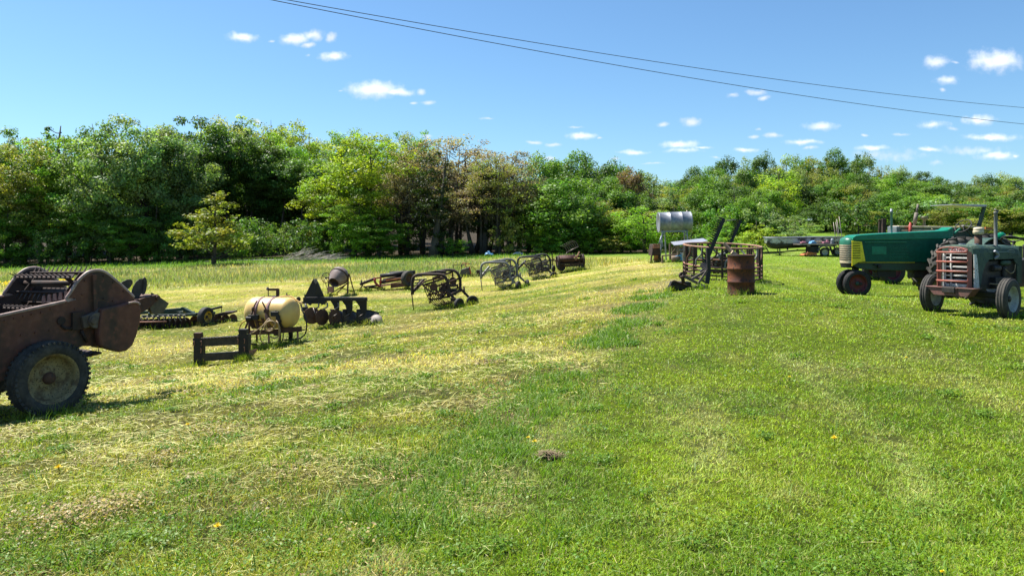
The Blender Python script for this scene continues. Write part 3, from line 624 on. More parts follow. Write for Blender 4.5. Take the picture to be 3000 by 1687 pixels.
for a in [(2060,92,560,6.5,'round','green'),(2100,104,520,7,'round','green'),(2190,104,500,7,'round','dark'),(2250,96,560,6,'round','green'),(2345,108,520,7,'round','dark'),(2455,106,530,7,'round','green'),(2500,104,545,6.5,'roundlight','olive'),(2560,94,590,6,'round','green'),(2650,96,560,7,'round','green'),
          (2725,94,575,6.5,'round','bright'),(2825,92,570,6.5,'roundlight','olive'),(2900,94,570,6.5,'round','green'),(2990,92,565,7,'round','dark'),(3040,100,545,7,'roundlight','pale'),(3110,90,570,7,'round','green')]: tree(*a, row=F)
tree(2125,60,648,3.8,'small','bright', label='small bright green bushy tree just right of the raised silver tank', row=F)
tree(2225,54,640,5.2,'small','yellow', label='rounded yellow green shrub behind the bale feeder ring', row=F)
tree(2130,62,690,5,'bush','lime', label='low lime green shrub between the two raised cutter bars', row=F)
tree(625,72,566,10.5,'small','orange', label='small orange and yellow tree standing alone before the dark wood', row=F)
tree(2330,70,650,4,'small','grey', label='little grey green sapling behind the boat bow', row=F)
tree(2860,60,640,4.2,'sparse','olive', label='thin bare twigged sapling behind the red guarded tractor', row=F)
# --- undergrowth along the wood's edge: each bush a thing
for px in list(range(-160, 900, 62)):
    tree(px+rr_.uniform(-18, 18), 80+rr_.uniform(-1, 4), 0, rr_.uniform(4, 6.5), 'bush', rr_.choice(['dark', 'green', 'dark', 'grey']), 'bush', row='under', H=rr_.uniform(2.2, 4.5))
for px in list(range(900, 1960, 48)):
    if 1170 < px < 1560 and (px//48) % 3: continue
    tree(px+rr_.uniform(-14, 14), 81.5+rr_.uniform(-1, 4), 0, rr_.uniform(3.2, 5.5), 'bush', rr_.choice(['green', 'bright', 'olive', 'lime', 'dark']), 'bush', row='under', H=rr_.uniform(1.8, 4.2))
for px in list(range(2040, 3150, 70)):
    if 2320 < px < 2400: continue
    tree(px+rr_.uniform(-20, 20), 84+rr_.uniform(-4, 4), 0, rr_.uniform(4, 7), 'bush', rr_.choice(['green', 'dark', 'olive', 'dark', 'grey']), 'bush', row='under', H=rr_.uniform(2.5, 4.5))
for px in range(380, 1010, 45):
    tree(px+rr_.uniform(-12, 12), rr_.uniform(99, 106), 0, rr_.uniform(5.5, 7), 'bush', 'dark', 'bush', row='under', H=rr_.uniform(5, 8))
# second, deeper rank of trunks that closes the wood
for px in range(-220, 2000, 60):
    tree(px+rr_.uniform(-20, 20), rr_.uniform(97, 103), np.interp(px, [-200, 700, 1300, 1600, 2000], [470, 470, 520, 560, 600]), rr_.uniform(8, 10), 'broad', rr_.choice(['dark', 'dark', 'green']), row='deep')

LAND = [(-60,'left of the rusty spreader'),(140,'above the spreader wheel'),(300,'above the rear shield'),(470,'above the green disc harrow'),(625,'around the lone orange tree'),(770,'above the yellow sprayer tank'),(900,'above the brush pile'),(1000,'above the concrete mixer'),
        (1120,'above the mower conditioner'),(1270,'above the brown hay rake'),(1380,'above the small seeder'),(1470,'above the grey hay rake'),(1570,'above the black hay rake'),(1670,'above the reel rake'),(1800,'left of the silver tank'),
        (1970,'above the silver tank'),(2090,'above the tall cutter bar'),(2175,'above the rusty barrel'),(2280,'above the boat bow'),(2400,'above the boat stern'),(2520,'above the yellow grille'),(2620,'above the grey exhaust pipe'),(2720,'left of the flat canopy'),
        (2840,'above the flat canopy'),(2930,'above the tall exhaust'),(3060,'beyond the rightmost tractor')]
ROWW = {'front': 'in the front row', 'middle': 'in the middle rank', 'back': 'on the skyline', 'under': 'at the wood edge', 'deep': 'deep in the wood'}
def build_trees():
    cnt = {}; seen = {}
    for i, t in enumerate(TREES):
        j = cnt.get(t['kind'], 0); cnt[t['kind']] = j+1; cm, tm, H, W_ = PROTO[t['kind']][j % len(PROTO[t['kind']])]
        if not t['label']:
            lm = min(LAND, key=lambda q: abs(q[0]-t['px']))[1]; nm = {'under': 'bush', 'deep': 'tree'}.get(t['row'], 'tree')
            form = {'broad': 'full', 'light': 'airy', 'round': 'rounded', 'roundlight': 'loose', 'sparse': 'thin', 'column': 'narrow', 'tallstem': 'long stemmed', 'bush': 'low', 'small': 'small'}[t['kind']]
            base = f"{form} {WORD[t['hue']]} {nm} {ROWW[t['row']]} {lm}"
            t['label'] = base
        seen.setdefault(t['label'], []).append(t)
    TIE = {2: ['nearer', 'farther'], 3: ['nearest', 'middle', 'farthest']}
    for lab, ts in seen.items():
        if len(ts) > 1:
            key = 'px'; ts.sort(key=lambda t: t[key]); wd = {2: ['left', 'right'], 3: ['left', 'centre', 'right']}.get(len(ts), [f'{w} from left' for w in ('first', 'second', 'third', 'fourth', 'fifth', 'sixth', 'seventh')])
            for t, w_ in zip(ts, wd): t['label'] = lab+', '+w_+(' one' if len(ts) < 4 else '')
    cnt = {}
    for i, t in enumerate(TREES):
        j = cnt.get(t['kind'], 0); cnt[t['kind']] = j+1; cm, tm, H, W_ = PROTO[t['kind']][j % len(PROTO[t['kind']])]
        grp = 'bushes along the wood edge' if t['row'] == 'under' else ('trees on the right hill' if t['px'] > 1990 else 'trees of the wood beyond the field')
        root = thing('bush' if t['row'] == 'under' or t['kind'] == 'bush' else 'tree', (t['X'], t['Y'], t['z']), t['label'], 'bush' if t['row'] == 'under' else 'tree', grp)
        sz = t['h']/H; sx = t['W']/W_; rz = (i*2.399) % 6.283
        k = 1+(((i*37) % 17)/17-.5)*.28; h_ = HUE[t['hue']]
        for nm, me in (('crown', cm), ('trunk', tm)):
            o = bpy.data.objects.new(nm, me); COL.objects.link(o); o.parent = root; o.scale = (sx, sx, sz) if nm == 'crown' else (max(sx, .6), max(sx, .6), sz); o.rotation_euler = (0, 0, rz)
            if nm == 'crown': o.color = (h_[0]*k, h_[1]*k, h_[2]*k, 1)
build_trees()
# ---------------------------------------------------------------- machines in the hay field
def zf(sc, ox, oy, Y): return lambda x, y, w=0.0: at(ox+x/sc, oy+y/sc, Y+w)
def plane(P0, d):
    """points of a vertical plane through P0 along d, by pixel, shifted sideways by off along n"""
    d = V((d[0], d[1], 0)).normalized(); n = V((-d.y, d.x, 0))
    def q(px, py, off=0.0):
        k = (px-1500)/S; x0 = P0[0]+n.x*off; y0 = P0[1]+n.y*off
        t = (k*y0-x0)/(d.x-k*d.y); Y = y0+d.y*t
        return V((x0+d.x*t, Y, -(py-HZ)/S*Y))
    return q
FG = 'old implements lined up in the hay field'

def spreader():
    l = V((.5, .866, 0)); a = V((-.866, .5, 0)); P0 = (-5.74, 9.125); q0 = plane(P0, l)
    q = lambda x, y, off=0: q0(x/2.898, 760+y/2.898, off)
    z0 = g1(-5.6, 9.05)
    t = thing('manure_spreader', (-5.7, 9.2, z0), 'rusty red brown manure spreader with toothed beaters cut off by the left frame edge', 'manure spreader', FG)
    pt = lambda s, z, off=0: V((P0[0], P0[1], 0))+l*s+a*off+V((0, 0, z))
    top = [pt(-1.9, -1.176), q(525, 365), q(562, 338), q(600, 288), q(650, 210), q(700, 152), q(752, 112), q(812, 95), q(868, 98), q(925, 128), q(1000, 190), q(1080, 262), q(1142, 322)]
    bot = [q(1150, 560), q(1000, 690), q(860, 730), q(700, 735), pt(-.2, -1.72), pt(-1.9, -1.86)]
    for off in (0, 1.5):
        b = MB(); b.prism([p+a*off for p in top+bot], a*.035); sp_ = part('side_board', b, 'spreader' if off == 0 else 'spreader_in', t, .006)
        b = MB(); b.tube(smooth_path([p+a*(off+.0175) for p in top], 3), .022, 10); part('rolled_lip', b, 'lip', sp_)
        b = MB(); b.beam(q(792, 130)+a*(off-.02), q(800, 420)+a*(off-.02), .05, .04, a); b.beam(q(800, 420)+a*(off-.02), q(810, 600)+a*(off-.02), .05, .04, a)
        for (x, y) in ((805, 130), (960, 195), (560, 360), (640, 420), (350, 450), (120, 500), (40, 520), (200, 480), (270, 465), (430, 420), (720, 180), (880, 140), (1050, 270), (700, 300), (880, 330), (960, 350), (300, 620), (180, 640), (420, 600)): b.disc(q(x, y)+a*(off-.005), a, .012, .02, 8)
        part('rib', b, 'spreader', sp_)
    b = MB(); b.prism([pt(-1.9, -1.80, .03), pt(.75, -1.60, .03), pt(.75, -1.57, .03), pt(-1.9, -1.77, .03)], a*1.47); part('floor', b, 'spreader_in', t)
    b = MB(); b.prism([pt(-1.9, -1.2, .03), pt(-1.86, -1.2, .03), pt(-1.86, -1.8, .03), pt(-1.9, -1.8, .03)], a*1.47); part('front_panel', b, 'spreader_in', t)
    b = MB(); b.prism([q(x, y, -.16) for x, y in ((868, 420), (1000, 392), (1095, 368), (1150, 358), (1186, 378), (1204, 430), (1196, 520), (1166, 640), (1130, 730), (1080, 775), (1020, 788), (960, 775), (900, 758), (852, 735), (838, 640), (850, 520))], a*.11)
    sh = part('rear_shield', b, 'spreader', t, .025)
    b = MB(); b.tube(smooth_path([q(1090, 372, -.17), q(1135, 362, -.17), q(1172, 368, -.17), q(1188, 384, -.17)], 3), .014, 8); part('edge', b, 'lip', sh)
    b = MB(); b.disc(q(805, 515, -.07), a, .105, .12, 24); b.disc(q(800, 520, -.135), a, .05, .03, 16); b.beam(q(690, 535, -.05), q(800, 500, -.05), .16, .09, a); b.beam(q(815, 430, -.04), q(850, 470, -.04), .1, .08, a)
    part('gear_casing', b, mat('casing', (.15, .12, .095), (.09, .065, .05), 6, rough=.7), t, .012)
    b = MB(); b.box(q(665, 520, -.03), (.16, .04, .22), (l, a, V((0,0,1)))); b.disc(q(520, 520, -.01), a, .05, .02, 16); b.tube([q(520, 560, -.02), q(560, 590, -.02), q(640, 580, -.02), q(690, 560, -.02)], .016, 8); b.tube([q(690, 600, -.03), q(740, 700, -.03)], .02, 8)
    b.beam(q(650, 610, .2), q(840, 720, .2), .1, .2, a)
    part('chain_bracket', b, 'rust_dark', t)
    b = MB()
    for k in range(7):
        c = q(838-k*12, 765+k*9, .02); b.tube([c+l*(.018*math.cos(i*1.05))*(1 if k % 2 else .4)+V((0, 0, .018*math.sin(i*1.05)))+a*(.012*math.cos(i*1.05)*(0 if k % 2 else 1)) for i in range(6)], .004, 5, closed=True)
    part('chain', b, 'rust_dark', t)
    # two beaters between the boards: shaft, four bars, teeth
    for nm, s0, zc, rad in (('upper', .52, -.66, .16), ('lower', .38, -1.08, .19)):
        c0 = pt(s0, zc, .05); c1 = pt(s0, zc-.04, 1.47); b = MB(); b.tube([c0, c1], .035, 10)
        for ph in range(4):
            an = ph*math.pi/2+.9; rd = l*math.cos(an)+V((0, 0, math.sin(an))); tg = l*-math.sin(an)+V((0, 0, math.cos(an)))
            b.beam(c0+rd*rad, c1+rd*rad, .06, .012, rd)
            for sgn in (.15, .85): m_ = c0.lerp(c1, sgn); b.beam(m_, m_+rd*rad, .05, .012, a)
            for i in range(13):
                m_ = c0.lerp(c1, (i+.5)/13)+rd*rad; b.prism([m_-a*.024-rd*.005, m_+a*.024-rd*.005, m_+a*.004+rd*.098+tg*.02, m_-a*.004+rd*.098+tg*.02], tg*.008)
        part('beater', b, 'rust_dark', t)
    b = MB(); m_ = [q(120, 640, 1.45), q(350, 372, .62), q(552, 312, .10), q(590, 330, .08), q(545, 345, .1)]
    for i in range(5):
        p = q(352, 372, .75).lerp(q(560, 330, .18), i/4.4); b.prism([p, p+a*-.10+V((0, 0, .012)), p+a*-.075+V((0, 0, .105)), p+a*-.02+V((0, 0, .10))], l*.012)
    part('paddle_row', b, 'pink_steel', t)
    b = MB()
    for (x, y, rx, rz_, tl) in ((1062, 222, .13, .07, .5), (1172, 250, .085, .16, -.45), (1222, 225, .05, .13, -.1)):
        c = q(x, y, .45); u = (l*math.cos(tl)+V((0, 0, math.sin(tl)))); w = V((0, 0, 1))*math.cos(tl)-l*math.sin(tl)
        b.prism([c+u*(rx*math.cos(i*.524))+w*(rz_*math.sin(i*.524)) for i in range(12)], (a+l*.5).normalized()*.02)
    part('spinner_blade', b, 'dark_steel', t, .004)
    b = MB(); b.prism([q(x, y, .3) for x, y in ((1150, 352), (1230, 322), (1345, 296), (1360, 330), (1260, 425), (1205, 450))], a*.5); b.disc(q(1340, 325, .29), a, .035, .03, 16)
    part('discharge_arm', b, 'rust', t, .01)
    b = MB(); b.prism([q(x, y, .36) for x, y in ((1290, 282), (1345, 310), (1436, 372), (1385, 455), (1330, 470), (1285, 462), (1256, 425), (1300, 370))], a*.03); b.disc(q(1330, 405, .345), a, .11, .02, 24)
    part('deflector_plate', b, mat('olive_plate', (.12, .105, .065), (.08, .065, .045), 6, rough=.7), t, .004)
    b = MB(); W0 = V((-5.52, 9.0, -1.775)); b.tube([W0+a*.3, W0+a*1.75], .05, 10); b.beam(pt(-1.9, -1.84, .75), pt(-3.2, -1.95, .75), .12, .12); b.beam(W0+a*.45+V((0, 0, .02)), pt(-.45, -1.72, .25), .08, .1); b.beam(W0+a*1.6+V((0, 0, .02)), pt(-.45, -1.72, 1.3), .08, .1); b.tube([pt(-3.1, -1.9, .75), V((pt(-3.1, 0, .75).x, pt(-3.1, 0, .75).y, g1(pt(-3.1, 0, .75).x, pt(-3.1, 0, .75).y)))], .04, 8)
    part('undercarriage', b, 'rust_dark', t)
    for off in (.125, 1.78):
        wh = wheel(t, W0+a*off, -a if off < 1 else a, .447, .25, .295, 'rubber_dusty', 'cream_rim', 0, 'rust', dish=.05, bolts=8)
        b = MB(); c = W0+a*off; up = V((0, 0, 1)); h = .125
        for k in range(44):
            th = 2*math.pi*k/44; r0 = l*math.cos(th)+up*math.sin(th); tg = up*math.cos(th)-l*math.sin(th)
            for sd in (-1, 1):
                b.box(c+r0*.430+a*(sd*h*.74), (.036, .06, .03), ((tg+a*sd*.35).normalized(), a, r0))
        for o in (-.045, -.015, .015, .045): b.lathe(c, a, [(.438, o-.011), (.455, o-.009), (.455, o+.009), (.438, o+.011)], 48)
        part('tread', b, 'rubber_dusty', wh)
spreader()

def disc_harrow():
    Y = 22.5; f = zf(5.175, 380, 800, Y)
    t = thing('disc_harrow', on(560, Y), 'green framed disc harrow on one yellow rimmed tyre lying low behind the spreader', 'disc harrow', FG)
    b = MB(); b.beam(f(60, 612, .2), f(830, 545, .2), .12, .10); b.beam(f(830, 545, .2), f(1010, 640, .1), .10, .09); b.beam(f(180, 655, -.3), f(1005, 628, -.1), .08, .08); b.beam(f(300, 600, .9), f(980, 600, .9), .1, .09); b.beam(f(830, 545, .2), f(830, 600, .9), .08, .08); b.beam(f(300, 625, -.3), f(300, 600, .9), .08, .08)
    b.beam(f(1000, 620, 0), f(1300, 600, .2), .09, .08); b.beam(f(760, 600, .1), f(760, 700, 0), .06, .06); b.beam(f(430, 600, .1), f(430, 720, 0), .06, .06); b.disc(f(800, 540, .15), (0, 1, 0), .06, .05, 12)
    part('frame', b, 'green_dark', t, .008)
    wheel(t, f(1155, 662, .0), (.95, -.31, 0), .295, .19, .165, 'rubber', 'yellow_rim', 0, 'black', dish=.01)
    def gang(x0, y0, w0, x1, y1, w1, n, r, nrm, m):
        b = MB(); A = f(x0, y0, w0); B = f(x1, y1, w1); b.tube([A, B], .025, 8)
        g = part('disc_gang', b, 'dark_steel', t); nrm = V(nrm).normalized()
        for i in range(n):
            c = A.lerp(B, i/(n-1)); d = MB(); d.lathe(c, nrm, [(.0005, 0), (r*.35, .004), (r*.7, .02), (r, .05), (r*.98, .056), (r*.68, .028), (r*.3, .012), (.0005, .008)], 20); part('disc_blade', d, m, g)
    gang(120, 790, -.3, 830, 765, -.1, 9, .19, (.92, -.38, 0), 'rust_dark'); gang(150, 740, .9, 800, 720, 1.0, 8, .18, (.9, .4, 0), 'rust_dark'); gang(960, 735, .1, 1545, 708, .5, 6, .185, (.9, -.42, 0), 'rust')
    b = MB(); b.prism([f(x, y, .35) for x, y in ((1280, 625), (1420, 592), (1565, 582), (1562, 606), (1480, 632), (1400, 652), (1290, 662))], V((0, .4, 0))); part('scraper_beam', b, 'rust_dark', t, .01)
    b = MB(); b.beam(f(1235, 548, .3), f(1400, 508, .5), .06, .06); b.tube([f(1392, 508, .5), f(1394, 590, .5)], .012, 6); part('lift_arm', b, 'black', t)
    b = MB(); b.tube([f(100, 742, -.5), f(560, 734, -.5)], .018, 8); part('tie_rod', b, 'pink_steel', t)
    b = MB()
    for i in range(9): c = f(190+i*80, 690-i*4, -.35); b.beam(c, c+V((.05, 0, -.12)), .03, .02); b.tube([c+V((-.09, 0, .02)), c+V((0, 0, .05)), c+V((.07, 0, 0))], .012, 5)
    part('scrapers', b, 'bare_steel', t)
disc_harrow()

def steel_stand():
    Y = 14.5; f = zf(5.175, 380, 800, Y)
    t = thing('implement_frame', on(645, Y), 'dark steel frame of two posts and two crossbars on the cut hay before the sprayer', 'steel frame', FG)
    D = V((0, .14, 0))
    for k, (x0, x1, yt, yb) in enumerate(((965, 1105, 985, 1392), (1645, 1800, 930, 1368))):
        b = MB(); b.prism([f(x0, yb), f(x1, yb), f(x1, yt), f(x0, yt)], D*.3); b.prism([f(x0, yb, .02), f(x0+18, yb, .02), f(x0+18, yt, .02), f(x0, yt, .02)], D); b.prism([f(x1-18, yb, .02), f(x1, yb, .02), f(x1, yt, .02), f(x1-18, yt, .02)], D)
        b.prism([f(x0-12, yt+110), f(x0+6, yt+110), f(x0+6, yt), f(x0-12, yt)], D*.8)
        ps = part('post', b, 'black', t, .006)
        b = MB(); b.prism([f(x0+6, yt), f(x1-36, yt), f(x1-36, yt-34), f(x0+6, yt-34)], D*1.1); b.prism([f(x0-2, yt-34), f(x1-32, yt-34), f(x1-32, yt-78), f(x0-2, yt-78)], D*.9); b.prism([f(x0+2, yt-44), f(x1-40, yt-44), f(x1-40, yt-52), f(x0+2, yt-52)], D*-.06)
        part('cap', b, 'rust' if k == 0 else 'black', ps, .006)
    b = MB(); b.prism([f(1100, 1112), f(1650, 1086), f(1650, 958), f(1100, 990)], D*.5); b.prism([f(1100, 990, -.03), f(1650, 958, -.03), f(1650, 968, -.03), f(1100, 1000, -.03)], D)
    for i in range(11): b.box(f(1110+i*51, 984-i*3, .02), (.045, .10, .016))
    part('crossbar', b, 'dark_steel', t, .004)
    b = MB(); b.prism([f(1105, 1335), f(1650, 1305), f(1650, 1188), f(1105, 1222)], D*.6); part('crossbar', b, 'dark_steel', t, .004)
    b = MB()
    for x, y in ((975, 1068), (1086, 1062), (1080, 1172), (1640, 1030), (1740, 1028), (1740, 1150), (1735, 1292)):
        b.tube(smooth_path([f(x-10, y-26, .0), f(x-10, y-26, -.03), f(x, y-34, -.04), f(x+2, y+10, -.04), f(x-4, y+36, -.03)], 3), .008, 6)
    part('hook', b, 'pink_steel', t)
    b = MB(); b.prism([f(1806, 1172), f(1925, 1150, .2), f(1915, 1190, .2), f(1812, 1312)], V((0, .02, 0))); part('flap', b, 'pink_steel', t)
steel_stand()

def sprayer():
    Y = 16.3; f = zf(8.05, 700, 830, Y); ax = V((.963, -.27, 0)); Rr = at(858, 917, Y); C0 = Rr-ax*1.03
    t = thing('field_sprayer', on(800, Y), 'cream plastic sprayer tank with coiled hoses on a rusty skid frame', 'sprayer', FG)
    b = MB(); r = .338; Lt = 1.03
    prof = [(.0005, -.075), (.12, -.07), (.22, -.045), (.29, .0), (.325, .06), (r, .14)]
    b.lathe(C0, ax, prof+[(r*1.0, Lt*.5), (r, Lt-.10)]+[(a_, Lt+.035-o*.9-.035) for a_, o in prof[::-1][1:]], 40)
    tk = part('tank', b, 'tank', t)
    for fr in (.30, .58):
        b = MB(); o = Lt*fr; b.lathe(C0, ax, [(r+.002, o-.035), (r+.008, o-.035), (r+.008, o+.035), (r+.002, o+.035)], 40); part('strap', b, 'strap', t)
    b = MB(); b.beam(f(690, 145, .35), f(930, 145, .35), .05, .05); b.beam(f(915, 130, .35), f(915, 310, .35), .06, .06); b.tube([f(692, 90, .35), f(692, 320, .35)], .012, 6); b.beam(f(680, 315, .32), f(900, 315, .32), .2, .03); part('fill_bracket', b, 'rust_dark', t)
    b = MB(); b.disc(f(676, 130, .33), (1, -.5, .3), .035, .02, 12); b.disc(f(900, 322, .34), (0, 0, 1), .05, .05, 16); part('cap', b, 'bare_steel', t)
    b = MB(); b.tube([f(1128, 225, .4), f(1128, 300, .4)], .016, 6); b.tube([f(1100, 290, .4), f(1200, 292, .4)], .02, 6); b.disc(f(1405, 370, .3), (.3, -1, 0), .05, .06, 14); b.beam(f(1430, 455, .2), f(1530, 450, .2), .05, .04); part('outlet_valve', b, 'black', t)
    # skid frame
    b = MB(); b.beam(f(215, 1178, -.15), f(965, 1150, -.15), .06, .07); b.beam(f(960, 1110, -.1), f(1480, 1075, -.1), .06, .11); b.beam(f(1380, 1110, 0), f(1555, 1102, 0), .04, .02); b.beam(f(215, 1150, .55), f(1200, 1090, .55), .06, .07)
    b.beam(f(240, 1170, -.15), f(240, 1150, .55), .06, .06); b.beam(f(960, 1140, -.1), f(960, 1110, .55), .06, .06); b.beam(f(1440, 1085, -.1), f(1440, 1060, .5), .06, .06)
    for o in (.15, .5, .9):
        b.lathe(C0, ax, [(r+.004, o-.03), (r+.03, o-.03), (r+.03, o+.03), (r+.004, o+.03)], 20, True, (math.pi*1.08, math.pi*1.92))
    b.beam(f(870, 1150, -.1), f(870, 1230, -.1), .08, .06); b.beam(f(430, 900, -.12), f(460, 1170, -.15), .05, .04); b.beam(f(440, 905, -.1), f(620, 890, -.1), .04, .05); b.beam(f(290, 870, -.12), f(350, 1060, -.15), .12, .02)
    part('skid_frame', b, 'rust', t, .004)
    for P in ([(270, 1180, -.15), (268, 1370, -.15), (300, 1432, -.15), (420, 1440, -.1)], [(700, 1180, -.15), (705, 1370, -.15), (670, 1430, -.15), (560, 1436, -.1)], [(968, 1150, -.12), (972, 1420, -.12)], [(1382, 1110, -.1), (1392, 1385, -.1)], [(420, 1150, .55), (420, 1390, .55)], [(1250, 1090, .55), (1250, 1350, .55)]):
        b = MB(); b.tube(smooth_path([f(*p) for p in P], 3), .022, 8); part('leg', b, 'pink_steel' if P[0][0] in (700, 1382) else 'rust', t)
    b = MB(); b.tube([f(240, 850, -.2), f(245, 1190, -.2)], .026, 8); b.tube([f(150, 1060, -.2), f(260, 800, -.2), f(330, 640, -.2)], .022, 8); b.tube([f(330, 640, -.2), f(340, 560, -.2)], .035, 8); b.tube([f(345, 590, -.2), f(380, 740, -.2)], .014, 6); b.tube([f(345, 570, -.2), f(420, 412, -.2)], .015, 8); part('boom_lever', b, 'rust', t)
    b = MB(); b.tube([f(548, 430, -.25), f(650, 640, -.22), f(830, 985, -.2)], .017, 8); b.tube([f(640, 640, -.2), f(790, 930, -.2)], .03, 8); b.box(f(650, 650, -.22), (.10, .06, .07)); part('boom_lever', b, 'rust', t)
    b = MB(); b.box(f(345, 800, -.2), (.22, .12, .11)); b.disc(f(235, 830, -.24), (1, 0, 0), .05, .12, 12); b.tube([f(180, 860, -.2), f(240, 830, -.2)], .02, 6); b.box(f(200, 870, -.2), (.05, .05, .08)); b.tube([f(300, 740, -.2), f(300, 700, -.2)], .02, 6); part('pump', b, 'black', t, .01)
    b = MB(); b.box(f(850, 720, -.3), (.16, .1, .10)); b.tube([f(790, 760, -.3), f(830, 690, -.3), f(890, 700, -.3), f(940, 780, -.3)], .025, 8); b.box(f(930, 850, -.3), (.08, .1, .16)); b.tube([f(870, 640, -.3), f(870, 700, -.3)], .014, 6); b.box(f(985, 885, -.25), (.05, .06, .06)); b.tube([f(950, 900, -.28), f(1040, 1060, -.2)], .02, 6); part('spray_gun', b, 'black', t, .006)
    b = MB(); b.lathe(f(1215, 1150, 0), (0, 0, -1), [(.0005, 0), (.045, 0), (.045, .05), (.036, .06), (.034, .2), (.0005, .21)], 14); part('filter_bowl', b, 'black', t)
    b = MB()
    for (x, y, rx, ry, tl, w) in ((720, 985, 130, 100, .5, -.40), (725, 1000, 135, 120, .35, -.43), (735, 1010, 145, 105, .6, -.46), (750, 980, 110, 95, .1, -.49)):
        b.tube([f(x+rx*math.cos(i*.35)*math.cos(tl)+ry*math.sin(i*.35)*math.sin(tl), y-rx*math.cos(i*.35)*math.sin(tl)+ry*math.sin(i*.35)*math.cos(tl), w+.04*math.sin(i*.35)) for i in range(18)], .013, 6, closed=True)
    for P in ([(210, 1225, -.3), (400, 1120, -.4), (560, 1000, -.45), (690, 840, -.42), (760, 860, -.4)], [(880, 900, -.4), (950, 1010, -.42), (965, 1180, -.42), (930, 1370, -.38), (900, 1440, -.3)], [(600, 1010, -.45), (510, 1130, -.45), (500, 1280, -.42), (560, 1400, -.38), (620, 1430, -.3)], [(700, 820, -.42), (760, 910, -.46), (830, 960, -.44)], [(880, 880, -.4), (930, 960, -.45), (940, 1150, -.4), (920, 1250, -.36), (820, 1290, -.3), (720, 1240, -.3)]):
        b.tube(smooth_path([f(*p) for p in P], 5), .013, 6)
    part('coiled_hose', b, 'hose', t)
    b = MB(); b.tube(smooth_path([f(*p) for p in ((1460, 490, .1), (1500, 640, .0), (1570, 820, -.05), (1598, 1000, -.05), (1560, 1190, -.05), (1420, 1300, -.1), (1200, 1325, -.1), (1040, 1330, -.1))], 5), .016, 7); b.tube(smooth_path([f(*p) for p in ((1045, 1170, -.2), (1040, 1290, -.2), (1000, 1390, -.2))], 4), .013, 6); b.tube(smooth_path([f(*p) for p in ((860, 1440, -.1), (700, 1400, 0), (520, 1440, 0))], 4), .012, 6); part('suction_hose', b, 'hose_black', t)
    b = MB(); b.tube(smooth_path([f(*p) for p in ((930, 325, .2), (1090, 300, .22), (1250, 318, .2), (1400, 425, .1), (1500, 470, .05))], 5), .015, 7); b.tube(smooth_path([f(*p) for p in ((175, 868, -.2), (60, 950, -.2), (8, 1080, -.2), (15, 1190, -.2), (80, 1240, -.2))], 5), .013, 7); part('return_hose', b, mat('amber_hose', (.55, .33, .07), (.45, .26, .06), 8, rough=.4), t)
sprayer()

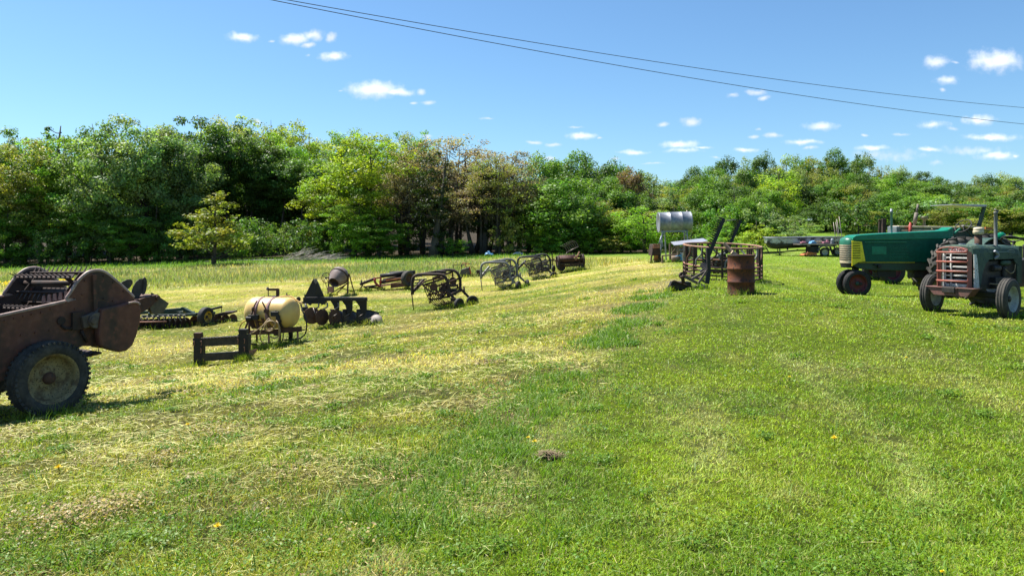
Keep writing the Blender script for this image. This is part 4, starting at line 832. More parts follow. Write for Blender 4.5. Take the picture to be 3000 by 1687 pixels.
def plough():
    Y = 19.0; f = zf(4.674, 680, 770, Y)
    t = thing('mouldboard_plough', on(1000, Y), 'black three bottom mouldboard plough with disc coulters right of the sprayer', 'plough', FG)
    b = MB(); b.prism([f(970, 522), f(1845, 522), f(1845, 474), f(970, 474)], V((0, .10, 0))); b.prism([f(970, 560), f(1262, 560), f(1262, 520), f(970, 520)], V((0, .3, 0))); b.prism([f(1000, 470, .05), f(1840, 470, .55), f(1840, 510, .55), f(1000, 515, .05)], V((0, .08, 0)))
    for x in (1010, 1130, 1170, 1350, 1550, 1640, 1810): b.disc(f(x, 496, -.01), (0, 1, 0), .018, .03, 8)
    b.tube([f(996, 430, .05), f(996, 480, .05)], .02, 6); b.beam(f(1240, 520), f(1255, 570), .1, .1); b.beam(f(1060, 540), f(1090, 560), .1, .1)
    part('main_beam', b, 'black', t, .006)
    b = MB(); b.prism([f(990, 468), f(1098, 240), f(1118, 218), f(1150, 214), f(1166, 262), f(1142, 468)], V((0, .03, 0))); b.prism([f(1142, 468), f(1166, 262), f(1170, 250, .2), f(1262, 466, .3)], V((.0, .03, 0))); b.prism([f(1000, 466, .45), f(1120, 220, .22), f(1150, 214, .22), f(1260, 466, .45)], V((0, .03, 0)))
    hs = part('headstock', b, 'black', t, .005)
    b = MB(); b.prism([f(1108, 222, -.02), f(1150, 214, -.02), f(1162, 268, -.02), f(1146, 288, -.02), f(1122, 262, -.02)], V((0, .02, 0))); part('worn_plate', b, 'bare_steel', hs)  # small pale plate at the top of the headstock
    for i, (x0, x1) in enumerate(((1345, 1466), (1500, 1648), (1682, 1843))):
        w = .05+.12*i; b = MB(); m_ = (x1-x0)
        b.prism([f(x0-5, 512, w), f(x1, 512, w), f(x1-2, 640, w), f(x1-30, 720, w), f(x0+m_*.42, 740, w), f(x0+m_*.46, 660, w), f(x0+m_*.36, 590, w), f(x0+m_*.14, 545, w)], V((0, .05, 0)))
        part('shank', b, 'black', t, .006)
        xm = x0+m_*.5; b = MB(); vs = []; n = 7; L_ = 310 if i == 2 else 190; H0 = 190
        for a_ in range(n+1):
            for c in range(6):
                u = a_/n; v = c/5; vs.append(f(xm-60+L_*u, 830-H0*v*(1-.25*u)-(18*math.sin(u*3)), w-.02-.10*math.sin(v*1.9)*(.3+u)+.40*u*(.3+v*.9)))
        fs = [(a_*6+c, a_*6+c+1, (a_+1)*6+c+1, (a_+1)*6+c) for a_ in range(n) for c in range(5)]
        b.add(vs, fs, True); b.tube(smooth_path([vs[k*6+5] for k in range(n+1)], 2), .012, 6); b.prism([f(xm-90, 850, w-.04), f(xm+60, 836, w-.02), f(xm+70, 800, w-.02), f(xm-40, 800, w-.03)], V((0, .03, 0)))
        o = part('mouldboard', b, 'dark_steel', t); md = o.modifiers.new('thick', 'SOLIDIFY'); md.thickness = .012
        b = MB(); b.tube([f(xm+30, 700, w-.2), f(xm-40, 740, w-.22)], .009, 6); part('brace', b, 'bare_steel', t)
    for i, (x, y, nr) in enumerate(((1092, 722, (.35, -1, .1)), (1232, 742, (.8, -.6, .05)), (1403, 748, (.85, -.55, .05)))):
        w = -.15+.05*i; b = MB(); c = f(x, y, w); b.lathe(c, nr, [(.0005, .004), (.205, .002), (.212, 0), (.205, -.002), (.0005, -.004)], 28); b.disc(c, nr, .05, .06, 14)
        cu = part('coulter', b, 'rust', t)
        b = MB(); b.tube(smooth_path([f(x+90-20*i, 545, 0), f(x+92-20*i, 600, -.02), f(x+40-20*i, 632, -.06), f(x+10, 640, -.1)], 3), .02, 8); b.tube([f(x+18, 615, -.12), f(x+60, 730, w-.05)], .012, 6) if i < 1 else b.tube([f(x-80, 672, -.14), c], .013, 6); part('coulter_arm', b, 'bare_steel', cu)
    b = MB(); b.tube([f(1000, 560, -.05), f(1045, 660, -.1), f(985, 650, -.1)], .03, 8); b.box(f(990, 630, -.1), (.14, .08, .1)); part('linkage', b, 'black', t)
    b = MB(); c = f(1962, 800, .0); nr = V((-.25, -.85, .42)); b.lathe(c, nr, [(.0005, .05), (.07, .05), (.12, .03), (.185, .0), (.19, -.02), (.10, .0), (.0005, .015)], 28)
    for k in range(4): u_ = nr.orthogonal().normalized(); v_ = nr.normalized().cross(u_); b.disc(c+nr.normalized()*.048+(u_*math.cos(k*1.57)+v_*math.sin(k*1.57))*.045, nr, .014, .02, 8)
    part('tail_wheel', b, mat('worn_disc', (.30, .26, .23), (.22, .17, .14), 7, rough=.6), t)
    b = MB(); b.tube(smooth_path([f(1845, 800, .1), f(1890, 760, .06), f(1950, 800, .04)], 3), .025, 8); part('tail_arm', b, 'black', t)
plough()

def mixer():
    Y = 29.0; f = zf(4.674, 680, 770, Y)
    t = thing('concrete_mixer', on(995, Y), 'old rusty drum concrete mixer on tube legs behind the black plough', 'concrete mixer', FG)
    ax = V((-.26, -.80, -.52)); b = MB(); c = f(1462, 185, .1)
    b.lathe(c, ax, [(.0005, -.34), (.14, -.335), (.26, -.28), (.345, -.16), (.365, -.02), (.352, .08), (.30, .22), (.215, .42), (.205, .435), (.195, .42), (.26, .2), (.28, .0), (.0005, -.05)], 32)
    dr = part('drum', b, mat('mixer_drum', (.17, .12, .105), (.24, .20, .19), 5, .45, .6, rough=.7, c3=(.09, .06, .05)), t)
    b = MB(); b.lathe(c, ax, [(.362, -.04), (.382, -.03), (.382, .02), (.362, .03)], 32); part('ring_gear', b, 'rust_dark', dr)
    b = MB(); hc = f(1285, 205, -.1); hn = V((.75, -.66, 0)).normalized(); u = V((0, 0, 1)); v = hn.cross(u); ring = [hc+(u*math.cos(i*.2618)+v*math.sin(i*.2618))*.19 for i in range(24)]
    b.tube(ring, .016, 6, closed=True)
    for k in range(5): b.tube([hc, ring[k*24//5]], .010, 5)
    b.disc(hc, hn, .035, .05, 10); part('tilt_wheel', b, 'black', t)
    b = MB(); b.tube([f(1300, 205, -.05), f(1600, 160, .1)], .02, 6)
    b.beam(f(1310, 460, -.1), f(1330, 195, 0), .05, .05); b.beam(f(1578, 458, -.1), f(1592, 150, .1), .055, .055); b.beam(f(1682, 446, .2), f(1602, 150, .1), .04, .04); b.beam(f(1395, 452, .5), f(1592, 262, .1), .035, .035); b.beam(f(1320, 440, -.1), f(1602, 268, .1), .035, .035); b.beam(f(1470, 340, .3), f(1655, 392, .2), .03, .03); b.tube([f(1258, 170, -.1), f(1240, 400, -.1)], .006, 5); b.tube([f(1262, 230, -.1), f(1310, 380, -.1)], .012, 5); b.beam(f(1310, 450, -.1), f(1400, 430, -.1), .06, .04)
    part('stand', b, 'rust', t)
    b = MB(); b.box(f(1355, 362, -.1), (.20, .2, .22)); b.disc(f(1330, 345, -.22), (0, 1, 0), .07, .04, 14); part('motor_box', b, 'strap', t, .01)
mixer()

def conditioner():
    Y = 31.0; f = zf(6.44, 1030, 740, Y)
    t = thing('mower_conditioner', on(1110, Y), 'low red and rust mower conditioner with a drawbar lying behind the brown hay rake', 'mower', FG)
    b = MB(); b.beam(f(165, 598, -.4), f(440, 488, 0), .12, .10); b.tube([f(210, 610, -.4), f(150, 705, -.4)], .03, 6); b.beam(f(225, 635, -.4), f(325, 702, -.4), .06, .05); b.tube([f(185, 600, -.4), f(185, 515, -.4)], .03, 6); b.tube([f(245, 590, -.4), f(243, 530, -.4)], .02, 6); b.beam(f(5, 720, -.4), f(190, 690, -.4), .03, .03); part('drawbar', b, 'rust_dark', t)
    b = MB(); b.tube(smooth_path([f(438, 488, -.2), f(445, 560, -.2), f(490, 610, -.2), f(565, 662, -.2)], 3), .05, 8); b.tube([f(550, 470, -.2), f(540, 600, -.2)], .04, 8); b.beam(f(440, 488, -.2), f(560, 470, -.2), .08, .06); part('hitch_yoke', b, 'red', t)
    b = MB(); b.beam(f(540, 560, .1), f(1010, 480, .1), .5, .14); b.beam(f(600, 520, .4), f(1010, 440, .4), .3, .12); b.beam(f(270, 640, 0), f(740, 600, 0), .3, .06); b.beam(f(330, 655, 0), f(560, 670, 0), .2, .06); part('frame', b, 'rust_dark', t, .02)
    b = MB(); b.tube([f(545, 440, .2), f(1010, 392, .2)], .085, 12); part('crop_roller', b, 'black', t)
    b = MB(); b.tube([f(720, 392, .7), f(1200, 372, .7)], .085, 12); part('crop_roller', b, 'black', t)
    b = MB(); b.beam(f(650, 522, -.35), f(1030, 476, -.35), .05, .07); b.disc(f(855, 498, -.38), (0, 1, 0), .04, .03, 10); part('drive_bar', b, 'orange', t)
    b = MB(); b.beam(f(560, 632, -.45), f(745, 600, -.45), .2, .05); b.beam(f(745, 590, -.4), f(1000, 535, -.4), .06, .05); part('skid_bar', b, 'pink_steel', t)
    b = MB(); b.prism([f(735, 600, -.38), f(1012, 556, -.38), f(1015, 640, -.38), f(740, 672, -.38)], V((0, .03, 0))); part('side_skirt', b, mat('skirt', (.16, .06, .045), (.08, .05, .035), 5, rough=.7), t)
    wheel(t, f(1062, 492, -.2), (.8, -.6, 0), .33, .22, .20, 'rubber_dusty', 'rust', 0)
    b = MB(); b.beam(f(1150, 520, .3), f(1420, 500, .3), .08, .06); b.beam(f(1190, 570, .3), f(1400, 560, .3), .06, .05); b.beam(f(1200, 440, .3), f(1330, 430, .3), .2, .1); b.beam(f(1170, 690, .2), f(1310, 500, .2), .05, .05); part('gearbox_arm', b, 'bare_steel', t)
conditioner()

def hay_rake(px, Y, main, hoop, tine, label, wheels, dark=False, rot=0.0, k_=1.0):
    """side delivery rake: two arched beams, slanting reel of tine bars, hooped strippers, castor wheels"""
    o0 = on(px, Y); t = thing('hay_rake', o0, label, 'hay rake', FG)
    K = .001636*k_; cr, sr = math.cos(rot), math.sin(rot)
    def f(x, y, w=0.0):
        u = (x-1480)*K; return o0+V((u*cr-w*sr, u*sr+w*cr, (1062-y)*K))
    def path(P, r, n=8, sm=4): b = MB(); b.tube(smooth_path([f(*p) for p in P], sm), r, n); return b
    for P, w in (([(1140, 770), (1140, 640), (1142, 520), (1165, 452), (1225, 412), (1310, 402), (1500, 402), (1640, 402), (1715, 420), (1770, 468), (1805, 545), (1815, 640), (1818, 740), (1820, 840)], -.1), ([(1600, 372), (1690, 350), (1790, 345), (1880, 358), (1945, 402), (1988, 478), (2005, 560), (2005, 660), (2008, 760)], .75)):
        b = MB(); pts = smooth_path([f(x, y, w) for x, y in P], 3); b.tube([p+V((0, -.035, 0)) for p in pts], .042*k_, 8); b.tube([p+V((0, .035, 0)) for p in pts], .042*k_, 8); part('arch', b, main, t)
    b = MB(); b.beam(f(1600, 372, .75), f(1300, 404, -.1), .08, .08); b.box(f(1640, 380, .6), (.3, .3, .08)); b.beam(f(1140, 620, -.1), f(1345, 590, .0), .03, .03); b.beam(f(1150, 750, -.1), f(1340, 560, -.05), .04, .04); b.beam(f(1160, 700, 0), f(1330, 510, .3), .05, .06); b.beam(f(1820, 800, -.1), f(2008, 740, .75), .08, .08); b.beam(f(1480, 880, -.1), f(1830, 820, -.1), .05, .05); part('frame', b, main, t)
    b = MB(); b.tube([f(1130, 760, -.1), f(1165, 1064, -.12)], .018, 8); b.box(f(1142, 735, -.1), (.09, .09, .14)); part('stand_leg', b, 'black' if dark else main, t)
    # reel between a near and a far spider
    c0 = V((1545, 640, -.15)); c1 = V((1860, 560, .80)); r = 175
    rb = MB(); rb.tube([f(*c0), f(*c1)], .03, 8)
    for c in (c0, c1):
        for k in range(5): an = k*1.2566+.35; rb.beam(f(*c), f(c.x+r*math.cos(an), c.y-r*math.sin(an), c.z), .045, .02, (0, 1, 0))
        rb.disc(f(*c), (0, 1, 0), .12, .06, 16)
    rl = part('reel', rb, hoop, t)
    for k in range(5):
        an = k*1.2566+.35; dx, dy = r*math.cos(an), -r*math.sin(an); b = MB(); A = f(c0.x+dx, c0.y+dy, c0.z-.15); B = f(c1.x+dx, c1.y+dy, c1.z+.15); b.tube([A, B], .024, 8)
        for i in range(16):
            p = A.lerp(B, (i+.5)/16); b.tube([p, p+V((-.02, -.02, -.12)), p+V((.03, -.05, -.24))], .0065, 5, cap=False); b.disc(p, B-A, .032, .035, 8)
        part('tine_bar', b, tine, rl)
    b = MB(); b.tube(smooth_path([f(*p) for p in ((1705, 462, .1), (1560, 490, .0), (1420, 525, -.18), (1358, 545, -.25), (1345, 580, -.28), (1385, 630, -.28), (1460, 690, -.28), (1560, 745, -.28), (1655, 788, -.28), (1698, 778, -.28), (1722, 738, -.28), (1695, 710, -.28), (1660, 716, -.28))], 4), .026, 8); part('stripper_hoop', b, hoop, t)
    for i in range(7):
        w = -.15+i*.13; x = i*28; b = path([(1355+x, 590, w), (1395+x, 730, w), (1450+x, 850, w), (1520+x, 940, w), (1600+x, 990, w), (1690+x, 980, w), (1760+x*.8, 920, w)], .014, 6); part('stripper_rod', b, tine if i % 2 else hoop, t)
    b = MB()
    for i in range(5): b.tube([f(1560+i*70, 960-i*14, -.1+.15*i), f(1640+i*70, 990-i*12, 0+.15*i)], .014, 5); b.tube(smooth_path([f(1650+i*50, 640+i*18, -.15+i*.1), f(1690+i*50, 700+i*16, -.15+i*.1), f(1660+i*50, 650+i*30, -.1+i*.1)], 3), .014, 6)
    b.tube([f(1650, 640, -.2), f(1700, 560, -.2)], .014, 6); b.tube([f(1470, 950, -.1), f(1475, 780, -.1)], .022, 6); part('springs', b, tine, t)
    b = MB(); b.box(f(1740, 700, .5), (.26, .4, .30)); b.disc(f(1700, 690, -.05), (0, 1, 0), .11, .06, 16); b.beam(f(1640, 880, .1), f(1820, 690, .4), .09, .07); b.beam(f(1760, 640, .3), f(1960, 640, .7), .07, .07); b.box(f(1880, 760, .5), (.2, .25, .2)); part('gearbox', b, 'black', t, .02)  # black blocks added inside the reel to make its interior dark
    for (x, y, w, ax, mt) in wheels:
        wh = wheel(t, f(x, y, w), ax, .195*k_, .11, .11, 'rubber', 'black' if dark else mt, 0, 'bare_steel')
        b = MB(); b.beam(f(x-250 if x > 1900 else x-180, y-260 if x > 1900 else y-130, w+.1), f(x-70, y-80, w+.08), .07, .07); b.beam(f(x-80, y-90, w+.08), f(x, y, w+.08), .05, .05); b.tube([f(x-170, y-290, w+.1), f(x-155, y-130, w+.1)], .03, 6) if x > 2100 else b.box(f(x-110, y-90, w), (.16, .12, .1)); part('castor_fork', b, main, t)
HW1 = [(2255, 940, .35, (.25, -.95, 0), 'rust_dark'), (2030, 950, -.35, (.75, -.6, 0), 'rust_dark')]
hay_rake(1262, 23, 'rust_dark', 'rust', 'rust', 'brown rusty hay rake with two arched beams and castor wheels on the right', HW1)
HW2 = [(2000, 945, -.3, (.9, -.4, 0), 'bare_steel'), (2240, 940, .4, (.95, .2, 0), 'bare_steel')]
hay_rake(1452, 28.6, 'grey_paint', 'bare_steel', 'bare_steel', 'grey painted hay rake with pale tine reel between the brown rake and the black rake', HW2, rot=.05)
HW3 = [(2140, 942, .1, (.4, -.9, 0), 'black')]
hay_rake(1553, 33.5, 'black', 'dark_steel', 'bare_steel', 'black hay rake with a humped beam behind the grey rake', HW3, dark=True, rot=-.15, k_=.98)

def reel_rake():
    Y = 36.5; f = zf(6.133, 1320, 700, Y)
    t = thing('reel_rake', on(1668, Y), 'rust brown reel rake with a rack of curved tines raised above it', 'hay rake', FG)
    b = MB(); A = f(1930, 412, 0); B = f(2370, 392, .2); b.tube([A, B], .10, 12)
    for p, r in ((A, .27), (B, .31)): b.disc(p, B-A, r, .03, 20); b.lathe(p, B-A, [(r, -.05), (r+.03, -.05), (r+.03, .05), (r, .05)], 20)
    for k in range(7):
        an = k*.8976; d = V((0, math.cos(an), math.sin(an)))*.24; b.beam(A+d, B+d, .07, .05)
        for i in range(14): p = A.lerp(B, (i+.5)/14)+d; b.tube([p, p+d*.35+V((.02, 0, 0)), p+d*.6+V((.05, 0, -.03))], .010, 4, cap=False)
    part('reel', b, 'rust_dark', t)
    b = MB(); b.lathe(A, B-A, [(.30, .05), (.32, .05), (.32, 2.5*.34), (.30, 2.5*.34)], 14, True, (.2, 2.6)); b.beam(f(1890, 380, 0), f(2330, 300, .1), .06, .05); b.beam(f(1880, 400, -.1), f(2410, 380, .1), .08, .06); b.beam(f(2040, 480, -.2), f(2380, 430, -.1), .05, .05); part('reel_cover', b, mat('cover', (.075, .034, .028), (.13, .06, .045), 6, rough=.8), t)
    b = MB()
    for i in range(15): p = f(2090+i*21, 470-i*3, -.1); b.tube([p, p+V((0, -.02, -.18)), p+V((.03, -.06, -.30))], .008, 4, cap=False)
    for i in range(13): p = f(1970+i*24, 300, .1); b.tube([p, p+V((.0, 0, .12))], .007, 4, cap=False)
    part('tines', b, 'bare_steel', t)
    b = MB(); b.tube([f(2095, 236, .1), f(2300, 135, .2)], .018, 6)
    for i in range(7):
        p = f(2098+i*33, 234-i*16, .1); b.tube(smooth_path([p, p+V((-.06, 0, .14)), p+V((-.14, 0, .24)), p+V((-.34, -.05, .30))], 3), .009, 5)
    b.tube([f(2040, 300, .1), f(2100, 235, .1)], .012, 5); part('raised_rack', b, 'bare_steel', t)
    b = MB(); b.beam(f(2245, 378, -.15), f(2318, 230, -.1), .08, .05); b.beam(f(2210, 345, -.15), f(2290, 290, -.1), .05, .04); part('lever_board', b, 'pink_steel', t)
    b = MB(); b.beam(f(1825, 258, -.1), f(1834, 480, -.1), .05, .05); b.beam(f(1805, 388, -.1), f(1895, 382, -.1), .05, .05); b.beam(f(1834, 480, -.1), f(1852, 560, -.1), .06, .04); b.tube([f(1855, 350, -.1), f(1858, 400, -.1)], .03, 6); part('hitch', b, 'rust_dark', t); b = MB(); b.beam(f(2315, 400, -.1), f(2312, 566, -.1), .06, .05); b.beam(f(2315, 410, -.2), f(2395, 460, -.2), .03, .03); part('rear_leg', b, 'rust_dark', t)
    wheel(t, f(1850, 535, -.15), (.9, -.4, 0), .17, .09, .09, 'rubber', 'rust_dark'); wheel(t, f(1990, 505, -.15), (.35, -.93, 0), .20, .14, .11, 'rubber', 'rust_dark')
reel_rake()

def seeder():
    Y = 38; f = zf(6.133, 1320, 700, Y)
    t = thing('seed_drill', on(1362, Y), 'small grey hopper seeder with hoop guards left of the grey hay rake', 'seeder', FG)
    b = MB(); b.prism([f(x, y) for x, y in ((185, 555), (335, 508), (368, 640), (330, 664), (205, 676), (158, 640))], V((0, .55, 0))); part('hopper', b, mat('hopper', (.11, .105, .095), (.07, .06, .055), 6, rough=.8), t, .02)
    b = MB(); b.beam(f(66, 585), f(48, 470), .03, .03); b.beam(f(48, 470), f(195, 456), .03, .03); b.beam(f(195, 456), f(192, 545), .04, .04); part('push_handle', b, 'black', t)
    b = MB(); b.beam(f(338, 500, -.03), f(372, 645, -.03), .06, .05); b.tube([f(200, 450), f(240, 432), f(290, 442), f(345, 450)], .02, 6); b.tube([f(280, 520), f(270, 440)], .02, 6); part('red_strut', b, 'red', t)
    b = MB(); c = f(228, 590, .1); b.tube([c+V((math.cos(i*.2618)*.24, 0, math.sin(i*.2618)*.36)) for i in range(24)], .012, 6, closed=True); b.tube(smooth_path([f(345, 485), f(400, 505), f(450, 555), f(475, 625), f(470, 660)], 3), .014, 6); b.tube([f(330, 460), f(372, 440), f(372, 470)], .015, 6); part('hoop_guard', b, 'dark_steel', t)
    b = MB(); b.beam(f(370, 648, .1), f(470, 640, .1), .06, .05); b.box(f(520, 610, .3), (.30, .3, .3)); part('drive_unit', b, 'rust_dark', t, .02)
seeder()
# ---------------------------------------------------------------- yard on the right
def barrel():
    Y = 16.6; c = at(2171, 857, Y); z0 = g1(c.x, c.y)-.02; h = at(2171, 746.5, Y).z-z0; R = .293
    t = thing('steel_barrel', (c.x, c.y, z0), 'rusty orange steel barrel standing upright on the mown lawn', 'barrel')
    b = MB(); pr = [(.0005, .012), (R-.012, .012), (R+.006, 0), (R+.006, .02), (R-.002, .03)]
    for k in (.33, .66): pr += [(R-.002, h*k-.03), (R+.013, h*k-.012), (R+.013, h*k+.012), (R-.002, h*k+.03)]
    pr += [(R-.002, h-.03), (R+.006, h-.02), (R+.006, h), (R-.006, h+.002), (R-.010, h-.012), (R-.014, .06), (.0005, .05)]
    b.lathe((c.x, c.y, z0), (0, 0, 1), pr, 48); part('drum_shell', b, 'barrel', t)
    b = MB(); b.lathe((c.x, c.y, z0+h-.002), (0, 0, 1), [(R-.002, -.03), (R+.011, -.03), (R+.011, .006), (R-.002, .006)], 48); part('rim', b, 'rust_dark', t)
    f = zf(5.174, 1890, 600, Y+.05); b = MB(); b.beam(f(1198, 582, .2), f(1338, 745, .08), .10, .06); b.beam(f(1338, 745, .08), f(1395, 812, .0), .10, .06)
    o = b.build('wooden_beam', M['wood'], None, .004, loc=f(1338, 745)); tag(o, 'weathered plank leaning out of the rusty barrel', 'plank')
    b = MB(); b.box(f(1345, 738, .06), (.13, .10, .08), (V((.8, .1, -.55)).normalized(), V((0, 1, 0)), V((.55, 0, .8)).normalized())); part('pale_end', b, 'wood_pale', o, .004)
barrel()

def feeder_ring():
    Y = 22.8; c = V((6.434, Y, -.415)); R = 1.15
    t = thing('bale_feeder', (c.x, c.y, g1(c.x, c.y)), 'round rusty tube bale feeder ring standing behind the barrel', 'bale feeder')
    def p(th, fr): x, y = R*math.cos(th), R*math.sin(th); return c+V((x, y, .0543*y-.0217*x-fr*.90*(1-.035*y)))
    n = 48
    for k, (fr, r, m_) in enumerate(((0, .030, 'orange'), (.62, .024, 'pink_steel'), (.74, .021, 'rust'), (.88, .021, 'rust'), (1.0, .028, 'rust'))):
        b = MB(); b.tube([p(2*math.pi*i/n, fr) for i in range(n)], r, 7, closed=True); part('hoop', b, mat('rim_rust', (.38, .20, .12), (.22, .12, .08), 5, rough=.7) if k == 0 else m_, t)
    for k in range(16):
        th = 2*math.pi*(k+.3)/16; b = MB(); b.beam(p(th, 0), p(th, 1.03), .055, .04); part('upright', b, 'rust_dark', t)
        b = MB(); t2 = th+.26; b.tube(smooth_path([p(t2, .02), p(t2, .14), p(t2-.03, .25), p(t2-.16, .40), p(t2-.19, .5), p(t2-.19, .62)], 3), .025, 6); part('slant_bar', b, 'grey_paint' if k % 2 else 'rust', t)
feeder_ring()

def cutter(f, A, B, side, n, t, name='cutter_bar'):
    b = MB(); A = f(*A); B = f(*B); d = (B-A).normalized(); s = d.cross(V((0, 1, 0))).normalized()*side; b.beam(A, B, .03, .09, s)
    b2 = MB()
    for i in range(n):
        q = A.lerp(B, (i+.5)/n)+s*.05; b2.prism([q-d*.022, q+d*.022, q+s*.10+d*.006, q+s*.10-d*.006], V((0, .03, 0)))
    o = part(name, b, 'black', t); part('guard_teeth', b2, 'rust_dark', o)
def mowers():
    f = zf(5.174, 1890, 600, 19.2)
    t = thing('sickle_mower', on(2030, 19.2), 'black sickle bar mower with steeply raised cutter bar in front of the feeder ring', 'sickle mower', 'sickle mowers by the feeder ring')
    cutter(f, (900, 930, .5), (1195, 205, .6), 1, 22, t)
    b = MB(); b.beam(f(955, 650, .1), f(965, 1000, .1), .09, .08); b.beam(f(965, 1000, .1), f(938, 1195, .05), .10, .08); b.beam(f(870, 900, .3), f(950, 1010, .1), .14, .1); b.beam(f(840, 1020, .2), f(930, 960, .2), .12, .08); part('upright', b, 'black', t, .006)
    b = MB(); b.beam(f(560, 1068, 0), f(905, 1245, 0), .06, .07); b.beam(f(700, 1130, .1), f(940, 992, .1), .05, .06); b.beam(f(935, 1000, -.05), f(805, 1192, -.05), .045, .05); b.beam(f(690, 1060, .3), f(930, 1180, .3), .05, .05); b.beam(f(800, 1190, 0), f(940, 1250, 0), .09, .06); part('hitch_arm', b, mat('arm', (.16, .125, .105), (.08, .06, .05), 6, rough=.65), t, .004)
    b = MB(); b.prism([f(x, y, -.05) for x, y in ((362, 1308), (385, 1232), (420, 1165), (500, 1168), (700, 1172), (708, 1232), (580, 1285), (470, 1304))], V((0, .3, 0))); part('divider_board', b, 'black', t, .01)
    b = MB(); b.tube(smooth_path([f(365, 1305, -.08), f(385, 1235, -.08), f(425, 1155, -.08), f(520, 1185, -.08), f(735, 1255, -.08)], 4), .022, 8); b.tube(smooth_path([f(370, 1300, -.1), f(410, 1230, -.1), f(480, 1200, -.1)], 3), .014, 6); part('shoe', b, 'rust_dark', t)
    b = MB(); b.lathe(f(565, 1075, -.1), (.1, -.2, -1), [(.0005, 0), (.06, 0), (.06, .05), (.045, .06), (.045, .2), (.0005, .2)], 14); b.disc(f(562, 1070, .05), (.3, -1, 0), .09, .05, 18); part('pitman_wheel', b, 'rust_dark', t)
    b = MB(); b.beam(f(720, 1250, -.1), f(900, 1230, -.1), .12, .05); b.beam(f(760, 1270, -.15), f(930, 1262, -.15), .05, .04); b.disc(f(800, 1240, -.15), (0, 1, 0), .05, .05, 10); part('skid_plate', b, 'bare_steel', t, .004)
    f = zf(5.174, 1890, 600, 24.6)
    t = thing('sickle_mower', on(2110, 24.6), 'sickle bar mower behind the feeder ring, its toothed bar leaning right', 'sickle mower', 'sickle mowers by the feeder ring')
    cutter(f, (1225, 740, 0), (1452, 235, .1), 1, 22, t)
    b = MB(); b.tube([f(1000, 835, -.1), f(1185, 735, -.1)], .05, 8); b.tube(smooth_path([f(1060, 925, -.1), f(1085, 850, -.1), f(1130, 790, -.1), f(1215, 730, -.1)], 3), .035, 8); part('drive_tube', b, 'grey_paint', t)
    b = MB(); b.beam(f(1040, 690, 0), f(1140, 760, 0), .06, .06); b.box(f(1180, 860, .1), (.8, .4, .3)); b.beam(f(980, 1020, 0), f(1250, 1000, .1), .1, .1); b.beam(f(1180, 700, .1), f(1240, 900, .1), .1, .1); b.tube([f(985, 900, -.1), f(1060, 960, -.1), f(1240, 940, -.1)], .04, 6); part('gearbox', b, 'rust_dark', t, .02)
    b = MB(); b.prism([f(1230, 235, .1), f(1375, 220, .1), f(1380, 232, .1), f(1255, 248, .1)], V((0, .3, 0))); part('top_shoe', b, 'bare_steel', t)
mowers()

def tank_stand():
    Y = 37; f = zf(5.174, 1890, 600, Y); L = f(200, 268); Rr = f(686, 255); ax = (Rr-L).normalized(); ln = (Rr-L).length; r = .505
    t = thing('fuel_tank', on(1972, Y), 'silver galvanised tank raised on a tall leg stand', 'tank')
    b = MB(); b.lathe(L, ax, [(.0005, .03), (r*.93, .0), (r, -.01), (r, .02), (r*.985, .03), (r*.985, ln*.33), (r*1.006, ln*.335), (r*1.006, ln*.345), (r*.985, ln*.35), (r*.985, ln*.69), (r*1.006, ln*.695), (r*1.006, ln*.705), (r*.985, ln*.71), (r*.985, ln-.03), (r, ln-.02), (r, ln+.01), (r*.93, ln), (.0005, ln-.03)], 40); part('tank_shell', b, 'galv', t)
    b = MB(); b.lathe(f(640, 110), (0, 0, 1), [(.06, 0), (.06, .08), (.0005, .08)], 12); part('filler_cap', b, 'bare_steel', t)
    b = MB(); b.beam(f(235, 408, -.35), f(650, 396, -.35), .06, .07); b.beam(f(235, 408, .35), f(650, 396, .35), .06, .07); b.beam(f(262, 408, -.35), f(262, 408, .35), .06, .06); b.beam(f(628, 398, -.35), f(628, 398, .35), .06, .06); b.beam(f(560, 398, -.36), f(650, 480, -.4), .04, .04); b.beam(f(300, 410, -.36), f(225, 520, -.42), .04, .04); part('cradle', b, 'galv', t)
    for x0, x1, w in ((262, 222, -.4), (300, 318, .4), (598, 606, .4), (632, 668, -.4)):
        p = f(x0, 405, w*.9); q = f(x1, 760, w); q.z = g1(q.x, q.y)-.02; b = MB(); b.beam(p, q, .06, .06); part('leg', b, 'galv', t)
    b = MB(); b.tube([f(690, 400, .2), f(735, 740, .2)], .015, 6); b.tube([f(780, 500, .2), f(745, 600, .2)], .015, 6); part('delivery_pipe', b, 'black', t)
tank_stand()

